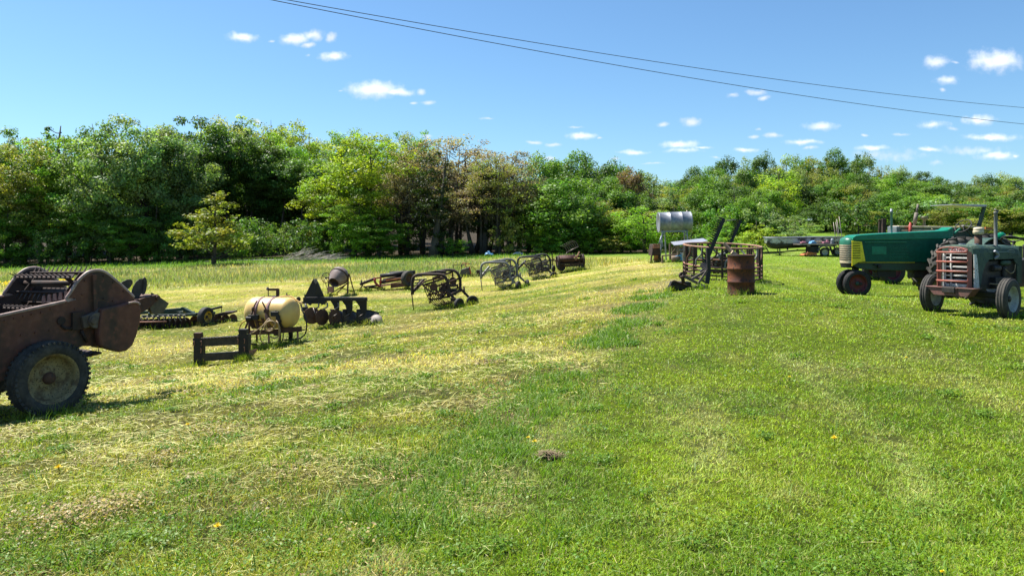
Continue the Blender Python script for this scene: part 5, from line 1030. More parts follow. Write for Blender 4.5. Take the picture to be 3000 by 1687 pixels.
def junk():
    f = zf(5.174, 1890, 600, 33.5)
    t = thing('lean_to', on(2005, 33.5), 'low lean-to with a white sheet roof below the raised silver tank', 'lean-to')
    b = MB(); b.prism([f(388, 572, .6), f(880, 516, 1.4), f(950, 556, .4), f(780, 588, -.3), f(442, 622, -.5)], V((0, 0, .03))); part('roof_sheet', b, 'sheet', t)
    b = MB(); b.prism([f(395, 562, 1.5), f(880, 510, 2.2), f(880, 520, 2.2), f(395, 574, 1.5)], V((0, .05, 0))); part('roof_edge', b, 'black', t)
    for x, y, w in ((378, 590, .3), (500, 612, -.35), (775, 585, -.2), (865, 535, 1.0)):
        p = f(x, y, w); q = V((p.x, p.y, g1(p.x, p.y)-.02)); b = MB(); b.beam(p, q, .08, .08); part('post', b, 'wood', t)
    b = MB(); b.prism([f(405, 640, 1.2), f(760, 620, 1.2), f(760, 790, 1.2), f(405, 800, 1.2)], V((0, .04, 0))); part('back_boards', b, 'wood', t)
    def small(name, mb, m, label, cat, loc, bev=.01): return tag(mb.build(name, M[m], None, bev, loc=loc), label, cat)
    b = MB(); b.beam(f(505, 690, 0), f(730, 645, .2), .5, .04); b.beam(f(515, 672, .1), f(700, 700, .1), .3, .03); small('metal_panel', b, 'galv', 'grey metal panel lying under the white sheet roof', 'panel', f(600, 700))
    b = MB(); b.beam(f(250, 772, -.2), f(565, 748, -.2), .1, .06); b.beam(f(545, 748, -.2), f(545, 905, -.2), .08, .07); b.beam(f(460, 886, -.2), f(552, 818, -.2), .05, .06); b.beam(f(260, 775, -.2), f(262, 880, -.2), .08, .07); b.beam(f(250, 885, -.2), f(520, 905, -.2), .06, .05); b.beam(f(395, 745, -.15), f(520, 590, -.1), .03, .03)
    small('work_bench', b, 'wood', 'rough timber trestle in front of the lean-to', 'trestle', f(400, 890))
    b = MB(); b.box(f(500, 808, -.3), (.30, .2, .26), (V((.95, 0, .3)), V((0, 1, 0)), V((-.3, 0, .95)))); b.box(f(503, 780, -.3), (.32, .22, .03), (V((.95, 0, .3)), V((0, 1, 0)), V((-.3, 0, .95)))); small('blue_box', b, 'blue', 'small pale blue box tilted on the timber trestle', 'box', f(500, 820), .02)
    b = MB(); b.lathe(f(398, 822, -.3), (1, 0, .12), [(.0005, 0), (.13, .01), (.14, .03), (.14, .36), (.13, .38), (.0005, .39)], 18); small('small_drum', b, 'wood', 'small brown drum lying beside the blue box', 'drum', f(430, 840), 0)
    b = MB(); b.box(f(590, 790, -.2), (.3, .3, .4)); b.box(f(590, 762, -.2), (.34, .34, .04)); small('crate', b, 'white', 'pale crate at the left rim of the feeder ring', 'crate', f(590, 830))
    for k in range(3):
        b = MB(); b.beam(f(620+k*60, 780-8*k, .5), f(930+k*40, 905-18*k, .6), .12, .06); b.build
        small('loose_board', b, 'sheet' if k != 1 else 'wood', ('pale plank low behind the feeder bars, nearest the lean-to', 'brown plank between two pale ones behind the feeder bars', 'pale plank behind the middle of the feeder ring')[k], 'plank', f(760, 860))
    f = zf(5.174, 1890, 600, 34.5)
    t = thing('thresher', on(1921, 34.5), 'tall rusty farm machine with open body left of the tank stand', 'farm machine')
    b = MB(); b.prism([f(120, 600), f(225, 598), f(240, 770), f(100, 772)], V((0, .9, 0))); part('body', b, 'rust_dark', t, .03)
    b = MB(); b.prism([f(130, 600, -.04), f(222, 598, -.04), f(222, 655, -.04), f(125, 660, -.04)], V((0, .06, 0))); b.beam(f(115, 605, -.06), f(228, 600, -.06), .05, .04); b.beam(f(105, 640, -.06), f(232, 640, -.06), .03, .03); part('upper_panel', b, 'pink_steel', t)
    for x0, x1 in ((98, 82), (215, 240), (150, 132), (205, 205)):
        p = f(x0, 765, .0 if x0 in (98, 215) else .8); q = f(x1, 880, 0 if x0 in (98, 215) else .8); q.z = g1(q.x, q.y)-.02; b = MB(); b.beam(p, q, .08, .08); part('leg', b, 'rust_dark' if x0 != 98 else 'wood', t)
    b = MB(); b.tube([f(212, 590, .2), f(248, 470, .3)], .03, 6); b.beam(f(245, 560, .1), f(262, 640, .1), .1, .05); part('chute_pipe', b, 'galv', t)
    b = MB(); b.prism([f(135, 770, .0), f(200, 768, .0), f(195, 860, .3), f(140, 862, .3)], V((0, .05, 0))); part('lower_panel', b, 'pink_steel', t)
junk()

def boat():
    Y = 45.0; f = zf(4.829, 2220, 580, Y)
    t = thing('boat', f(700, 700, .7), 'grey weathered flat bottomed boat on its trailer beyond the lawn', 'boat')
    st = [(148, 560, 566, .08), (175, 562, 640, .25), (230, 563, 705, .46), (290, 564, 722, .62), (420, 562, 715, .72), (620, 558, 702, .78), (900, 554, 684, .78), (1222, 552, 660, .76)]
    b = MB(); vs = []
    for x, yt, yb, hb in st:
        A = f(x, yt); B = f(x, yb); zt, zb = A.z, B.z; X = A.x
        for w, fr in ((-hb, 0), (-hb*.97, .45), (-hb*.88, .8), (-hb*.66, 1), (hb*.66, 1), (hb*.88, .8), (hb*.97, .45), (hb, 0)): vs.append(V((X, Y+.78+w, zt+(zb-zt)*fr)))
    m_ = len(st); fs = [(i*8+k, i*8+k+1, (i+1)*8+k+1, (i+1)*8+k) for i in range(m_-1) for k in range(7)]+[tuple(range((m_-1)*8, m_*8)), tuple(range(8))[::-1]]
    b.add(vs, fs); o = part('hull', b, 'hull', t); md = o.modifiers.new('thick', 'SOLIDIFY'); md.thickness = .03
    low = MB(); vs = []
    for x, yt, yb, hb in st[1:]:
        A = f(x, yt); B = f(x, yb); zt, zb = A.z, B.z
        for w, fr in ((-hb*.935, .55), (-hb*.885, .8), (-hb*.67, 1.01), (hb*.67, 1.01), (hb*.885, .8), (hb*.935, .55)): vs.append(V((A.x, Y+.78+w*1.03, zt+(zb-zt)*fr-.004)))
    low.add(vs, [(i*6+k, i*6+k+1, (i+1)*6+k+1, (i+1)*6+k) for i in range(m_-2) for k in range(5)]); part('bottom', low, 'hull_dark', t)
    b = MB()
    for s in (-1, 1): b.tube(smooth_path([V((f(x, yt).x, Y+.78+s*hb*1.02, f(x, yt).z)) for x, yt, yb, hb in st], 2), .035, 6)
    b.tube([V((f(148, 560).x, Y+.78-.08, f(148, 560).z)), V((f(148, 560).x, Y+.78+.08, f(148, 560).z))], .035, 6); part('gunwale', b, 'galv', t)
    for x in (420, 800):
        b = MB(); p = f(x, 575); b.box((p.x, Y+.78, p.z), (.28, 1.45, .04)); part('thwart', b, 'galv', t)
    b = MB(); b.beam(f(200, 545, .5), f(330, 552, .6), .12, .03); part('bow_board', b, 'wood', t)
    tr = thing('boat_trailer', on(2360, Y+.7), 'low black boat trailer with a jack stand under the grey boat', 'trailer')
    b = MB(); b.beam(f(38, 772, .7), f(300, 766, .7), .09, .09); b.beam(f(300, 766, .7), f(560, 742, .05), .08, .08); b.beam(f(300, 766, .7), f(560, 742, 1.4), .08, .08); b.beam(f(560, 742, .05), f(1180, 735, .05), .08, .08); b.beam(f(560, 742, 1.4), f(1180, 735, 1.4), .08, .08); b.beam(f(1180, 735, .05), f(1180, 735, 1.4), .08, .08); b.beam(f(560, 735, .05), f(560, 735, 1.4), .08, .08)
    for x in (420, 1000): b.beam(f(x, 725, .2), f(x, 725, 1.3), .1, .1)
    part('chassis', b, 'black', tr)
    b = MB(); b.beam(f(112, 690, .7), f(155, 770, .7), .06, .05); b.tube([f(130, 660, .7), f(180, 655, .7)], .025, 6); part('winch_post', b, 'dark_steel', tr)
    b = MB(); b.tube([f(312, 690, .4), f(312, 812, .4)], .04, 8); b.tube([f(275, 690, .4), f(285, 760, .4)], .03, 6); b.beam(f(270, 812, .4), f(325, 812, .4), .15, .02); part('jack_stand', b, 'bare_steel', tr)
    for w in (.0, 1.45): wheel(tr, f(1120, 760, w), (0, -1, 0), .26, .14, .15, 'rubber', 'white_rim')
    fy = zf(4.829, 2220, 580, Y-1.2)
    c = thing('cart', on(2410, Y-1.2), 'low flatbed cart with one pale wheel and fender parked against the boat', 'cart')
    b = MB(); b.prism([fy(598, 648), fy(1152, 650), fy(1152, 664), fy(598, 666)], V((0, 1.1, 0))); b.beam(fy(700, 676, .2), fy(1100, 676, .2), .1, .1); b.beam(fy(700, 676, .9), fy(1100, 676, .9), .1, .1); part('bed', b, 'bare_steel', c)
    b = MB(); b.box(fy(770, 720, .5), (.5, .7, .5)); b.beam(fy(690, 690, .3), fy(860, 770, .3), .08, .08); b.beam(fy(1020, 680, .3), fy(1060, 800, .3), .08, .08); b.beam(fy(1080, 670, .1), fy(1095, 812, .1), .06, .06); part('underframe', b, 'black', c)
    wheel(c, fy(945, 768, .05), (0, -1, 0), .28, .16, .17, 'rubber', 'white_rim'); wheel(c, fy(945, 768, 1.0), (0, 1, 0), .28, .16, .17, 'rubber', 'white_rim')
    b = MB(); cc = fy(945, 770, -.06); b.prism([cc+V((math.cos(a)*.37, 0, math.sin(a)*.37)) for a in np.linspace(.35, 2.9, 12)]+[cc+V((math.cos(a)*.34, 0, math.sin(a)*.34)) for a in np.linspace(2.9, .35, 12)], V((0, .24, 0))); part('fender', b, 'grey_paint', c)
    def it(name, b, m, label, cat, loc, bev=.015): tag(b.build(name, M[m], None, bev, loc=loc), label, cat)
    b = MB(); b.box(fy(642, 634, .4), (.30, .3, .10)); b.box(fy(650, 622, .45), (.18, .2, .07)); it('bundle', b, 'pink', 'pink bundle at the left end of the flatbed cart', 'bundle', fy(642, 645, .4), .03)
    b = MB(); b.prism([fy(750, 646, .3), fy(772, 612, .3), fy(800, 612, .3), fy(832, 646, .3)], V((0, .4, 0))); b.prism([fy(795, 612, .28), fy(805, 602, .28), fy(838, 640, .28), fy(830, 646, .28)], V((0, .44, 0))); it('blue_bin', b, 'blue', 'blue slanted bin between bundles on the flatbed cart', 'bin', fy(790, 645, .3))
    b = MB(); b.prism([fy(815, 604, .6), fy(912, 602, .6), fy(912, 640, .6), fy(838, 644, .6)], V((0, .05, 0))); b.beam(fy(830, 622, .58), fy(910, 618, .58), .03, .03); it('white_panel', b, 'cream', 'cream panel propped right of the blue bin', 'panel', fy(870, 645, .6), .005)
    b = MB(); b.box(fy(962, 632, .4), (.36, .3, .12)); b.box(fy(985, 612, .45), (.12, .2, .16)); it('bundle', b, 'pink', 'larger purple pink bundle right of the cream panel', 'bundle', fy(962, 645, .4), .03)
    b = MB(); b.box(fy(1055, 632, .4), (.16, .2, .16)); b.lathe(fy(1055, 612, .4), (0, 0, 1), [(.0005, 0), (.09, 0), (.09, .10), (.05, .14), (.0005, .14)], 12); b.tube([fy(1055, 602, .4), fy(1053, 560, .4)], .02, 6); it('outboard_motor', b, 'galv', 'small grey motor on the right end of the flatbed cart', 'motor', fy(1055, 645, .4), .01)
    b = MB(); b.prism([fy(640, 812, -.2), fy(660, 795, -.2), fy(720, 770, -.2), fy(835, 775, -.1), (fy(840, 812, -.1))], V((0, .6, 0))); b.tube([fy(690, 812, -.25), fy(705, 760, -.2)], .02, 6); it('mower_deck', b, 'orange', 'orange wedge shaped mower deck lying under the flatbed cart', 'mower deck', fy(740, 812, 0), .02)
    for k, (x0, y0, x1) in enumerate(((1150, 262, 1222), (1118, 300, 1188), (1105, 340, 1165), (1070, 345, 1130))):
        b = MB(); p = fy(x0, y0, .1*k); q = fy(x1, 806, -.3+.1*k); q.z = g1(q.x, q.y)-.05; b.tube([p, p.lerp(q, .5)+V((.02, 0, 0)), q], [.014, .018, .02], 6)
        it('pole', b, 'bare_steel', ('tallest thin pole of four leaning by the boat stern', 'second thin pole from the right by the boat stern', 'third thin pole from the right by the boat stern', 'leftmost and shortest thin pole by the boat stern')[k], 'pole', q, 0)
boat()
for k, (x, top, Y, lab) in enumerate(((2578, 646, 30, 'dark short post beyond the green hood, slightly leaning'), (2589, 643, 30.3, 'thicker dark post just right of the leaning one'))):
    b = MB(); p = at(x, top, Y); q = V((p.x-.06*(k == 0), p.y, g1(p.x, p.y)-.05)); b.beam(q, p, .09+.05*k, .09+.05*k); b.box(p+V((0, 0, .01)), (.14, .14, .04)); tag(b.build('fence_post', M['rust_dark'], None, .01, loc=q), lab, 'post')
# ---------------------------------------------------------------- tractors
TG = 'old tractors parked on the lawn'
def steering(t, c, n, r, m='black'):
    b = MB(); n = V(n).normalized(); u = n.orthogonal().normalized(); v = n.cross(u); ring = [c+(u*math.cos(i*.2244)+v*math.sin(i*.2244))*r for i in range(28)]
    b.tube(ring, .014, 7, closed=True)
    for k in range(3): b.tube([c, ring[int(k*28/3)]], .010, 6)
    b.disc(c, n, .035, .03, 12); b.tube([c, c-n*.45], .016, 7); return part('steering_wheel', b, m, t)

def green_tractor():
    Yn = 19.8; f7 = zf(4.829, 2220, 580, Yn); f8 = zf(3.915, 2600, 580, Yn); g = lambda px, py, w=0.0: at(px, py, Yn+w)
    t = thing('row_crop_tractor', on(2640, 20.1), 'long bright green tractor with yellow louvred grille and red wheels', 'tractor', TG)
    Wd = V((0, .60, 0))
    b = MB(); b.prism([g(*p) for p in ((2497, 702), (2500, 695), (2508, 690), (2522, 688), (2600, 683.5), (2700, 679), (2779, 675), (2784, 682), (2784, 700), (2497, 705))], Wd); part('hood', b, 'green', t, .07)
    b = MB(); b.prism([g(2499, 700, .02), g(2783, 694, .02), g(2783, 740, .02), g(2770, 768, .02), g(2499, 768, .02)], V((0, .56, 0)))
    sp_ = part('side_panel', b, mat('panel_green_shade', (.002, .090, .055), (.002, .074, .044), 3, rough=.4, spec=.2, bump=.03), t, .012)  # hood green darkened: the flank's shade is painted into the colour
    b = MB(); b.prism([g(2555, 722, .012), g(2597, 722, .012), g(2597, 745, .012), g(2555, 745, .012)], V((0, .01, 0)))
    for k in range(9): p = g(2607, 722+k*4.4, .012); q = g(2662, 722+k*4.4, .012); b.beam(p, q, .012, .008)
    part('louvres', b, 'green', sp_)
    b = MB(); b.beam(g(2534, 709.5, -.002), g(2655, 709, -.002), .02, .012); b.beam(g(2530, 700.5, -.004), g(2764, 698, -.004), .012, .006); part('trim_bead', b, mat('bead', (.05, .34, .15), None, 5, rough=.3), t)
    b = MB(); b.beam(g(2516, 768.6, -.002), g(2680, 768.8, -.002), .02, .010); part('yellow_stripe', b, 'yellow', t)
    b = MB(); b.prism([g(*p, .05) for p in ((2499, 768), (2738, 768), (2735, 792), (2620, 793), (2560, 792), (2516, 787), (2499, 778))], V((0, .5, 0))); part('engine_frame', b, 'green_dark', t, .02)
    b = MB(); b.disc(f7(1720, 970, .0), (0, 1, 0), .05, .08, 14); b.disc(f7(1660, 945, .0), (0, 1, 0), .025, .08, 10); b.box(g(2590, 800, .3), (.5, .3, .2)); b.box(g(2700, 800, .3), (.6, .35, .25)); b.box(g(2790, 770, .35), (.9, .5, .6)); part('engine', b, 'black', t, .01)
    b = MB(); b.prism([f7(x, y, -.01) for x, y in ((1334, 604), (1400, 613), (1474, 619), (1488, 700), (1524, 895), (1430, 906), (1334, 964))], V((0, .03, 0))); yp = part('grille_side', b, 'yellow', t, .004)
    b = MB()
    for k, y in enumerate((642, 678, 712, 746, 780, 815, 850)): b.prism([f7(1344, y+6, -.016), f7(1448+k*1, y+4, -.016), f7(1448+k, y-5, -.016), f7(1344, y-4, -.016)], V((0, .02, 0)))
    part('slot', b, 'slot', yp)
    # rounded nose: half ellipse in plan
    cx = g(2500, 700).x; cy = Yn+.30
    def ell(z, s=1.0): return [V((cx-.20*s*math.sin(a)+0, cy-.30*s*math.cos(a), z)) for a in np.linspace(0, math.pi, 15)]
    def shell(z0, z1, s0, s1, m, nm, par=t, cap=True):
        A = ell(z0, s0); B = ell(z1, s1); n = len(A); b = MB(); b.add(A+B, [(i, i+1, n+i+1, n+i) for i in range(n-1)], True)
        if cap: b.add(B, [list(range(n))]); b.add(A, [list(range(n))[::-1]])
        return part(nm, b, m, par)
    zy = lambda y: f7(1300, y).z
    gr = shell(zy(925), zy(662), .97, 1.0, 'cream', 'front_grille')
    b = MB()
    for k in range(7):
        zc = zy(686+k*31); A = ell(zc-.014, 1.006); B = ell(zc+.010, 1.008); A = A[1:-1]; B = B[1:-1]; n = len(A); b.add(A+B, [(i, i+1, n+i+1, n+i) for i in range(n-1)], True)
    part('slot', b, 'slot', gr)
    b = MB(); rings = [ell(zy(662), 1.01), ell(zy(620), 1.0), ell(zy(580), .9), ell(zy(562), .7), ell(zy(554), .3)]; n = 15
    b.add([p for r_ in rings for p in r_], [(k*n+i, k*n+i+1, (k+1)*n+i+1, (k+1)*n+i) for k in range(4) for i in range(n-1)], True); b.add(rings[-1], [list(range(n))]); part('nose_cap', b, mat('nose_green', (.03, .17, .10), None, 4, rough=.35), t)
    shell(zy(990), zy(922), .85, .95, 'black', 'nose_base')
    b = MB(); b.lathe(f8(45, 405, .3), (0, 0, 1), [(.03, 0), (.03, 1.36*.4), (.034, 1.36*.4), (.034, .62), (.026, .62), (.026, .66), (.0005, .66)], 12); part('exhaust_pipe', b, 'galv', t)
    b = MB(); b.disc(f8(180, 412, .3), (0, 0, 1), .05, .05, 14); b.disc(f8(150, 415, .3), (0, 0, 1), .03, .06, 10); part('filler_cap', b, 'green', t)
    b = MB(); b.prism([f8(x, y, .05) for x, y in ((650, 372), (700, 360), (745, 330), (765, 350), (760, 440), (720, 520), (690, 520), (650, 395))], V((0, .5, 0))); part('dash_cowl', b, 'green', t, .05)
    b = MB(); b.beam(f8(762, 412, .1), f8(836, 352, .1), .05, .05); part('steering_bracket', b, 'green', t, .01)
    steering(t, f8(868, 322, .3), (-.62, -.25, .55), .215)
    # wheels
    for nm, px, Y in (('near', 2511, 19.86), ('far', 2490, 20.34)):
        X = (px-1500)/S*Y; z = g1(X, Y)+.335; wheel(t, V((X, Y, z)), (0, -1, 0) if nm == 'near' else (0, 1, 0), .355, .16, .235, 'rubber', 'red_rim', 0, 'green_dark', ribs=True)
    b = MB(); A = g(2506, 785, .3); b.beam(A, V((A.x, A.y, g1(A.x, A.y)+.34)), .14, .14); b.beam(V((A.x+.02, 19.8, g1(A.x, A.y)+.335)), V((A.x-.06, 20.4, g1(A.x, A.y)+.335)), .07, .07); part('front_pedestal', b, 'black', t, .01)
    rc = []
    for px, Y, s in ((2817, 19.25, -1), (2748, 20.95, 1)):
        X = (px-1500)/S*Y; z = g1(X, Y)+.77; rc.append(V((X, Y, z))); wheel(t, rc[-1], (0, s, 0), .785, .36, .50, 'rubber_dusty', 'red_rim', 22, 'red_rim')
    X = rc[0].x; rc[1].x = X if abs(rc[1].x-X) > 3 else rc[1].x
    b = MB(); b.tube([rc[0], rc[1]], .10, 12); b.box((rc[0]+rc[1])/2+V((.1, 0, .1)), (.7, .6, .5)); part('rear_axle', b, 'green_dark', t, .02)
    for w in (0, 1):
        b = MB(); c = rc[w]+V((0, -.1 if w == 0 else .1, 0)); b.prism([c+V((math.cos(a)*.88, -.18, math.sin(a)*.88)) for a in np.linspace(-.1, 1.15, 16)]+[c+V((math.cos(a)*.855, -.18, math.sin(a)*.855)) for a in np.linspace(1.15, -.1, 16)], V((0, .36, 0))); part('fender', b, 'green_dark', t)
    b = MB(); c = rc[0]+V((.75, .5, .42)); b.box(c, (.42, .45, .08)); b.box(c+V((.22, 0, .16)), (.06, .45, .34)); b.tube([c, c+V((-.2, 0, -.5))], .03, 8); part('seat', b, 'black', t, .03)
    c = f8(1300, 432, .2); b = MB(); b.lathe(c, (-.85, -.3, -.1), [(.0005, -.13), (.05, -.12), (.085, -.06), (.095, .02), (.09, .03), (.0005, .03)], 16); lp = part('work_lamp', b, 'green', t)
    b = MB(); b.tube([c, c+V((.02, 0, -.45))], .018, 6); part('lamp_bracket', b, 'green_dark', lp)
green_tractor()

def guard_tractor():
    D = V((.866, .5, 0)); L = V((.5, -.866, 0)); A = V((8.14, 13.28, 0)); z0 = -1.485; U = V((0, 0, 1))
    T = lambda s, c, h: A+D*s+L*c+U*(z0+h)
    pl = plane((A+L*.28)[:2], D); K = lambda x, y, off=0.0: pl(2600+x/3.915, 580+y/3.915, off)     # left flank of the hood by pixel
    t = thing('utility_tractor', (A.x, A.y, z0), 'faded green tractor with a red bar guard over its white grille', 'tractor', TG)
    ax3 = (D, L, U)
    # hood: cross sections rounded over the top
    def hood_sec(s, hw, ht, hb): return [T(s, hw, hb), T(s, hw, ht-.14), T(s, hw*.96, ht-.06), T(s, hw*.82, ht-.015), T(s, hw*.4, ht), T(s, -hw*.4, ht), T(s, -hw*.82, ht-.015), T(s, -hw*.96, ht-.06), T(s, -hw, ht-.14), T(s, -hw, hb)]
    secs = [hood_sec(-.36, .275, 1.245, 1.10), hood_sec(-.30, .285, 1.262, 1.08), hood_sec(.1, .285, 1.262, 1.0), hood_sec(.14, .272, 1.255, 1.0), hood_sec(.9, .272, 1.252, 1.0), hood_sec(1.12, .27, 1.235, 1.0), hood_sec(1.25, .255, 1.16, 1.0)]
    b = MB(); n = 10; b.add([p for s_ in secs for p in s_], [(k*n+i, k*n+i+1, (k+1)*n+i+1, (k+1)*n+i) for k in range(len(secs)-1) for i in range(n-1)]+[tuple(range(n)), tuple(range((len(secs)-1)*n, len(secs)*n))[::-1]], False)
    hd = part('hood', b, 'green_old', t, .008)
    for s in (-1, 1):
        b = MB(); P = [(-.36, 1.11), (.14, 1.06), (.14, 1.0), (.02, .93), (-.08, .78), (-.14, .55), (-.26, .5), (-.36, .5)]
        b.prism([T(a, s*.282, h) for a, h in P], L*(-s*.02)); part('side_cowl', b, 'green_old', t, .004)
        b = MB(); b.prism([T(a, s*.268, h) for a, h in ((1.0, 1.02), (1.25, 1.02), (1.25, .55), (1.1, .55), (1.08, .9), (1.0, .95))], L*(-s*.02)); part('rear_cowl', b, 'green_old', t, .004)
        b = MB(); b.prism([T(a, s*.292, h) for a, h in ((-.37, 1.10), (-.30, 1.10), (-.27, 1.02), (-.20, .5), (-.36, .5))], L*(-s*.012)); part('grille_edge', b, 'white', t)
    b = MB(); b.beam(T(.14, .275, 1.13), T(1.0, .275, 1.13), .006, .012); e0 = T(.86, .277, 1.13)
    b.tube([e0+D*(.13*math.cos(i*.2618))+U*(.032*math.sin(i*.2618)) for i in range(24)], .004, 5, closed=True); part('side_badge', b, mat('badge_line', (.20, .27, .24), None, 8, rough=.5), hd)
    # front badge
    b = MB(); o = T(-.372, .02, 1.175); ring = [o+L*(.165*math.cos(i*.2618))+U*(.042*math.sin(i*.2618)) for i in range(24)]; b.prism(ring, D*.03); bd = part('badge', b, 'white', hd)
    b = MB(); b.tube([p-D*.002 for p in ring], .005, 5, closed=True); part('badge_rim', b, 'badge_red', bd)
    cu = bpy.data.curves.new('lettering', 'FONT'); cu.body = 'OLIVER'; cu.size = .066; cu.align_x = 'CENTER'; cu.align_y = 'CENTER'; cu.extrude = .002; cu.space_character = 1.05
    tf = bpy.data.objects.new('lettering', cu); COL.objects.link(tf); bpy.context.view_layer.update(); me = bpy.data.meshes.new_from_object(tf.evaluated_get(bpy.context.evaluated_depsgraph_get())); bpy.data.objects.remove(tf); me.materials.clear(); me.materials.append(M['badge_red'])
    tx = bpy.data.objects.new('lettering', me); COL.objects.link(tx); tx.parent = bd
    zax = -D; yax = U; xax = yax.cross(zax)
    mw = Matrix((xax, yax, zax)).transposed().to_4x4(); mw.translation = o-D*.004-V(t.location); tx.matrix_local = mw
    # grille: white louvres over a dark core
    b = MB(); b.box(T(-.30, 0, .80), (.06, .50, .60), ax3); part('radiator', b, 'slot', t)
    b = MB()
    for k in range(8): b.beam(T(-.365, -.20, .565+k*.078), T(-.365, .20, .565+k*.078), .03, .028)
    b.beam(T(-.37, -.22, .52), T(-.37, -.22, 1.12), .03, .05); b.beam(T(-.37, .22, .52), T(-.37, .22, 1.12), .03, .04); b.box(T(-.365, 0, .54), (.02, .46, .07), ax3); b.beam(T(-.375, -.10, .55), T(-.375, -.10, 1.1), .02, .035)
    part('grille', b, 'white', t, .003)
    # red guard
    b = MB()
    for s in (-1, 1): b.prism([T(-.52, s*.255, .52), T(-.40, s*.255, .52), T(-.40, s*.255, 1.14), T(-.52, s*.255, 1.155)], L*(s*.014))
    for h in (1.13, .965, .80, .63): b.tube([T(-.535, -.265, h), T(-.535, .265, h)], .019, 10)
    gd = part('grille_guard', b, 'guard_red', t)
    b = MB(); b.tube([T(-.53, .26*math.cos(a), 1.14+.085*math.sin(a)) for a in np.linspace(0, math.pi, 14)], .010, 7); part('hoop', b, 'guard_red', gd)
    b = MB(); b.prism([T(-.60, -.40, .515), T(-.60, .40, .515), T(-.60, .30, .375), T(-.60, -.28, .375)], D*.22); b.prism([T(-.62, -.42, .525), T(-.62, .42, .525), T(-.62, .42, .512), T(-.62, -.42, .512)], D*.26); b.beam(T(-.605, .12, .38), T(-.605, .12, .51), .03, .02, L); part('bumper', b, mat('bumper', (.20, .085, .07), (.13, .07, .055), 6, rough=.6), t, .006)
    # engine and chassis in the open bay
    b = MB(); b.box(T(.55, 0, .72), (1.1, .36, .5), ax3); b.box(T(.0, 0, .55), (.6, .30, .16), ax3); b.box(T(1.4, 0, .72), (1.2, .40, .5), ax3); b.box(T(.6, .22, .58), (.5, .12, .2), ax3); b.lathe(T(.35, .21, .84), D, [(.0005, 0), (.06, 0), (.06, .22), (.0005, .22)], 12); b.lathe(T(.75, .21, .66), U, [(.0005, 0), (.05, 0), (.05, .2), (.0005, .2)], 12); b.box(T(-.2, 0, .48), (.9, .22, .10), ax3); part('engine', b, 'dark_steel', t, .01)
    b = MB(); b.lathe(T(.62, .22, .93), D, [(.0005, 0), (.045, .02), (.05, .15), (.045, .28), (.0005, .3)], 12); part('manifold', b, 'green_old', t)
    b = MB(); b.tube(smooth_path([T(.7, .26, .82), T(.85, .27, .74), T(.98, .27, .78), T(1.02, .27, .90)], 4), .010, 6); b.tube([T(.1, .3, .58), T(.5, .32, .55), T(.62, .34, .57)], .012, 6); part('cable', b, 'hose', t)
    # stacks
    b = MB(); c = T(.31, 0, 1.25); b.lathe(c, U, [(.062, 0), (.062, .19), (.0005, .19)], 20); st = part('air_cleaner', b, 'rust', t)
    b = MB(); b.lathe(c+U*.19, U, [(.06, 0), (.086, .01), (.088, .06), (.082, .075), (.078, .085), (.082, .09), (.080, .115), (.05, .13), (.0005, .132)], 24); part('cap', b, 'cream', st)
    b = MB(); c = T(.495, .2, 1.22); b.lathe(c, U, [(.035, 0), (.035, .03), (.029, .035), (.029, .60), (.033, .605), (.033, .63), (.0005, .63)], 14); ex = part('exhaust_pipe', b, 'grey_paint', t)
    b = MB(); b.disc(c+U*.655+D*.01, V((.5, 0, .8)), .036, .012, 14); b.box(c+U*.64+D*.045, (.05, .03, .04), ax3); part('rain_flap', b, 'grey_paint', ex)
    b = MB(); p = [K(1228, 606, -.02), K(1248, 625, -.03), K(1262, 655, -.03), K(1246, 685, -.02), K(1226, 700, .0)]; b.tube(smooth_path(p, 4), [.020+.012*math.sin(i/16*3.1) for i in range(17)], 8); part('exhaust_elbow', b, 'galv', t)
    b = MB(); b.disc(T(-.02, -.1, 1.265), U, .06, .03, 16); b.disc(T(.02, .12, 1.27), U, .035, .025, 12); part('radiator_cap', b, 'galv', t)
    steering(t, T(1.62, -.05, 1.30), (.45, .26, .85), .21)
    b = MB(); b.box(T(1.3, 0, 1.08), (.12, .45, .3), ax3); b.disc(T(1.38, .1, 1.16), D, .04, .02, 12); part('dash', b, 'green_old', t, .02)
    b = MB(); b.box(T(2.1, 0, .95), (.4, .45, .07), ax3); b.box(T(2.3, 0, 1.1), (.06, .45, .3), ax3); part('seat', b, 'black', t, .03)
    # axles and wheels
    b = MB(); b.beam(T(0, -.62, .40), T(0, .62, .40), .08, .09); b.beam(T(0, 0, .40), T(0, 0, .52), .14, .14); b.tube([T(.15, -.55, .34), T(.15, .55, .34)], .016, 8); b.tube([T(.1, .3, .36), T(.9, .15, .5)], .018, 8); part('front_axle', b, 'black', t, .008)
    for s in (-1, 1):
        c = T(0, s*.66, .345); steer = .10; axs = (L*s*math.cos(steer)+D*(math.sin(steer)*(1 if s > 0 else -1))).normalized(); wheel(t, c, axs, .352, .165, .215, 'rubber_dusty', 'white_rim', 0, 'dark_steel', ribs=True, dish=.02)
    for s in (-1, 1): wheel(t, T(1.95, s*.72, .63), L*s, .645, .31, .37, 'rubber_dusty', 'white_rim', 20, 'dark_steel')
    b = MB(); b.tube([T(1.95, -.6, .63), T(1.95, .6, .63)], .09, 12); part('rear_axle', b, 'dark_steel', t)
    for s in (-1, 1):
        b = MB(); c = T(1.95, s*.72, .63); b.prism([c+D*(math.cos(a)*.74)+U*(math.sin(a)*.74)-L*.17 for a in np.linspace(.3, 2.2, 14)]+[c+D*(math.cos(a)*.72)+U*(math.sin(a)*.72)-L*.17 for a in np.linspace(2.2, .3, 14)], L*.34); part('fender', b, 'green_old', t)
guard_tractor()

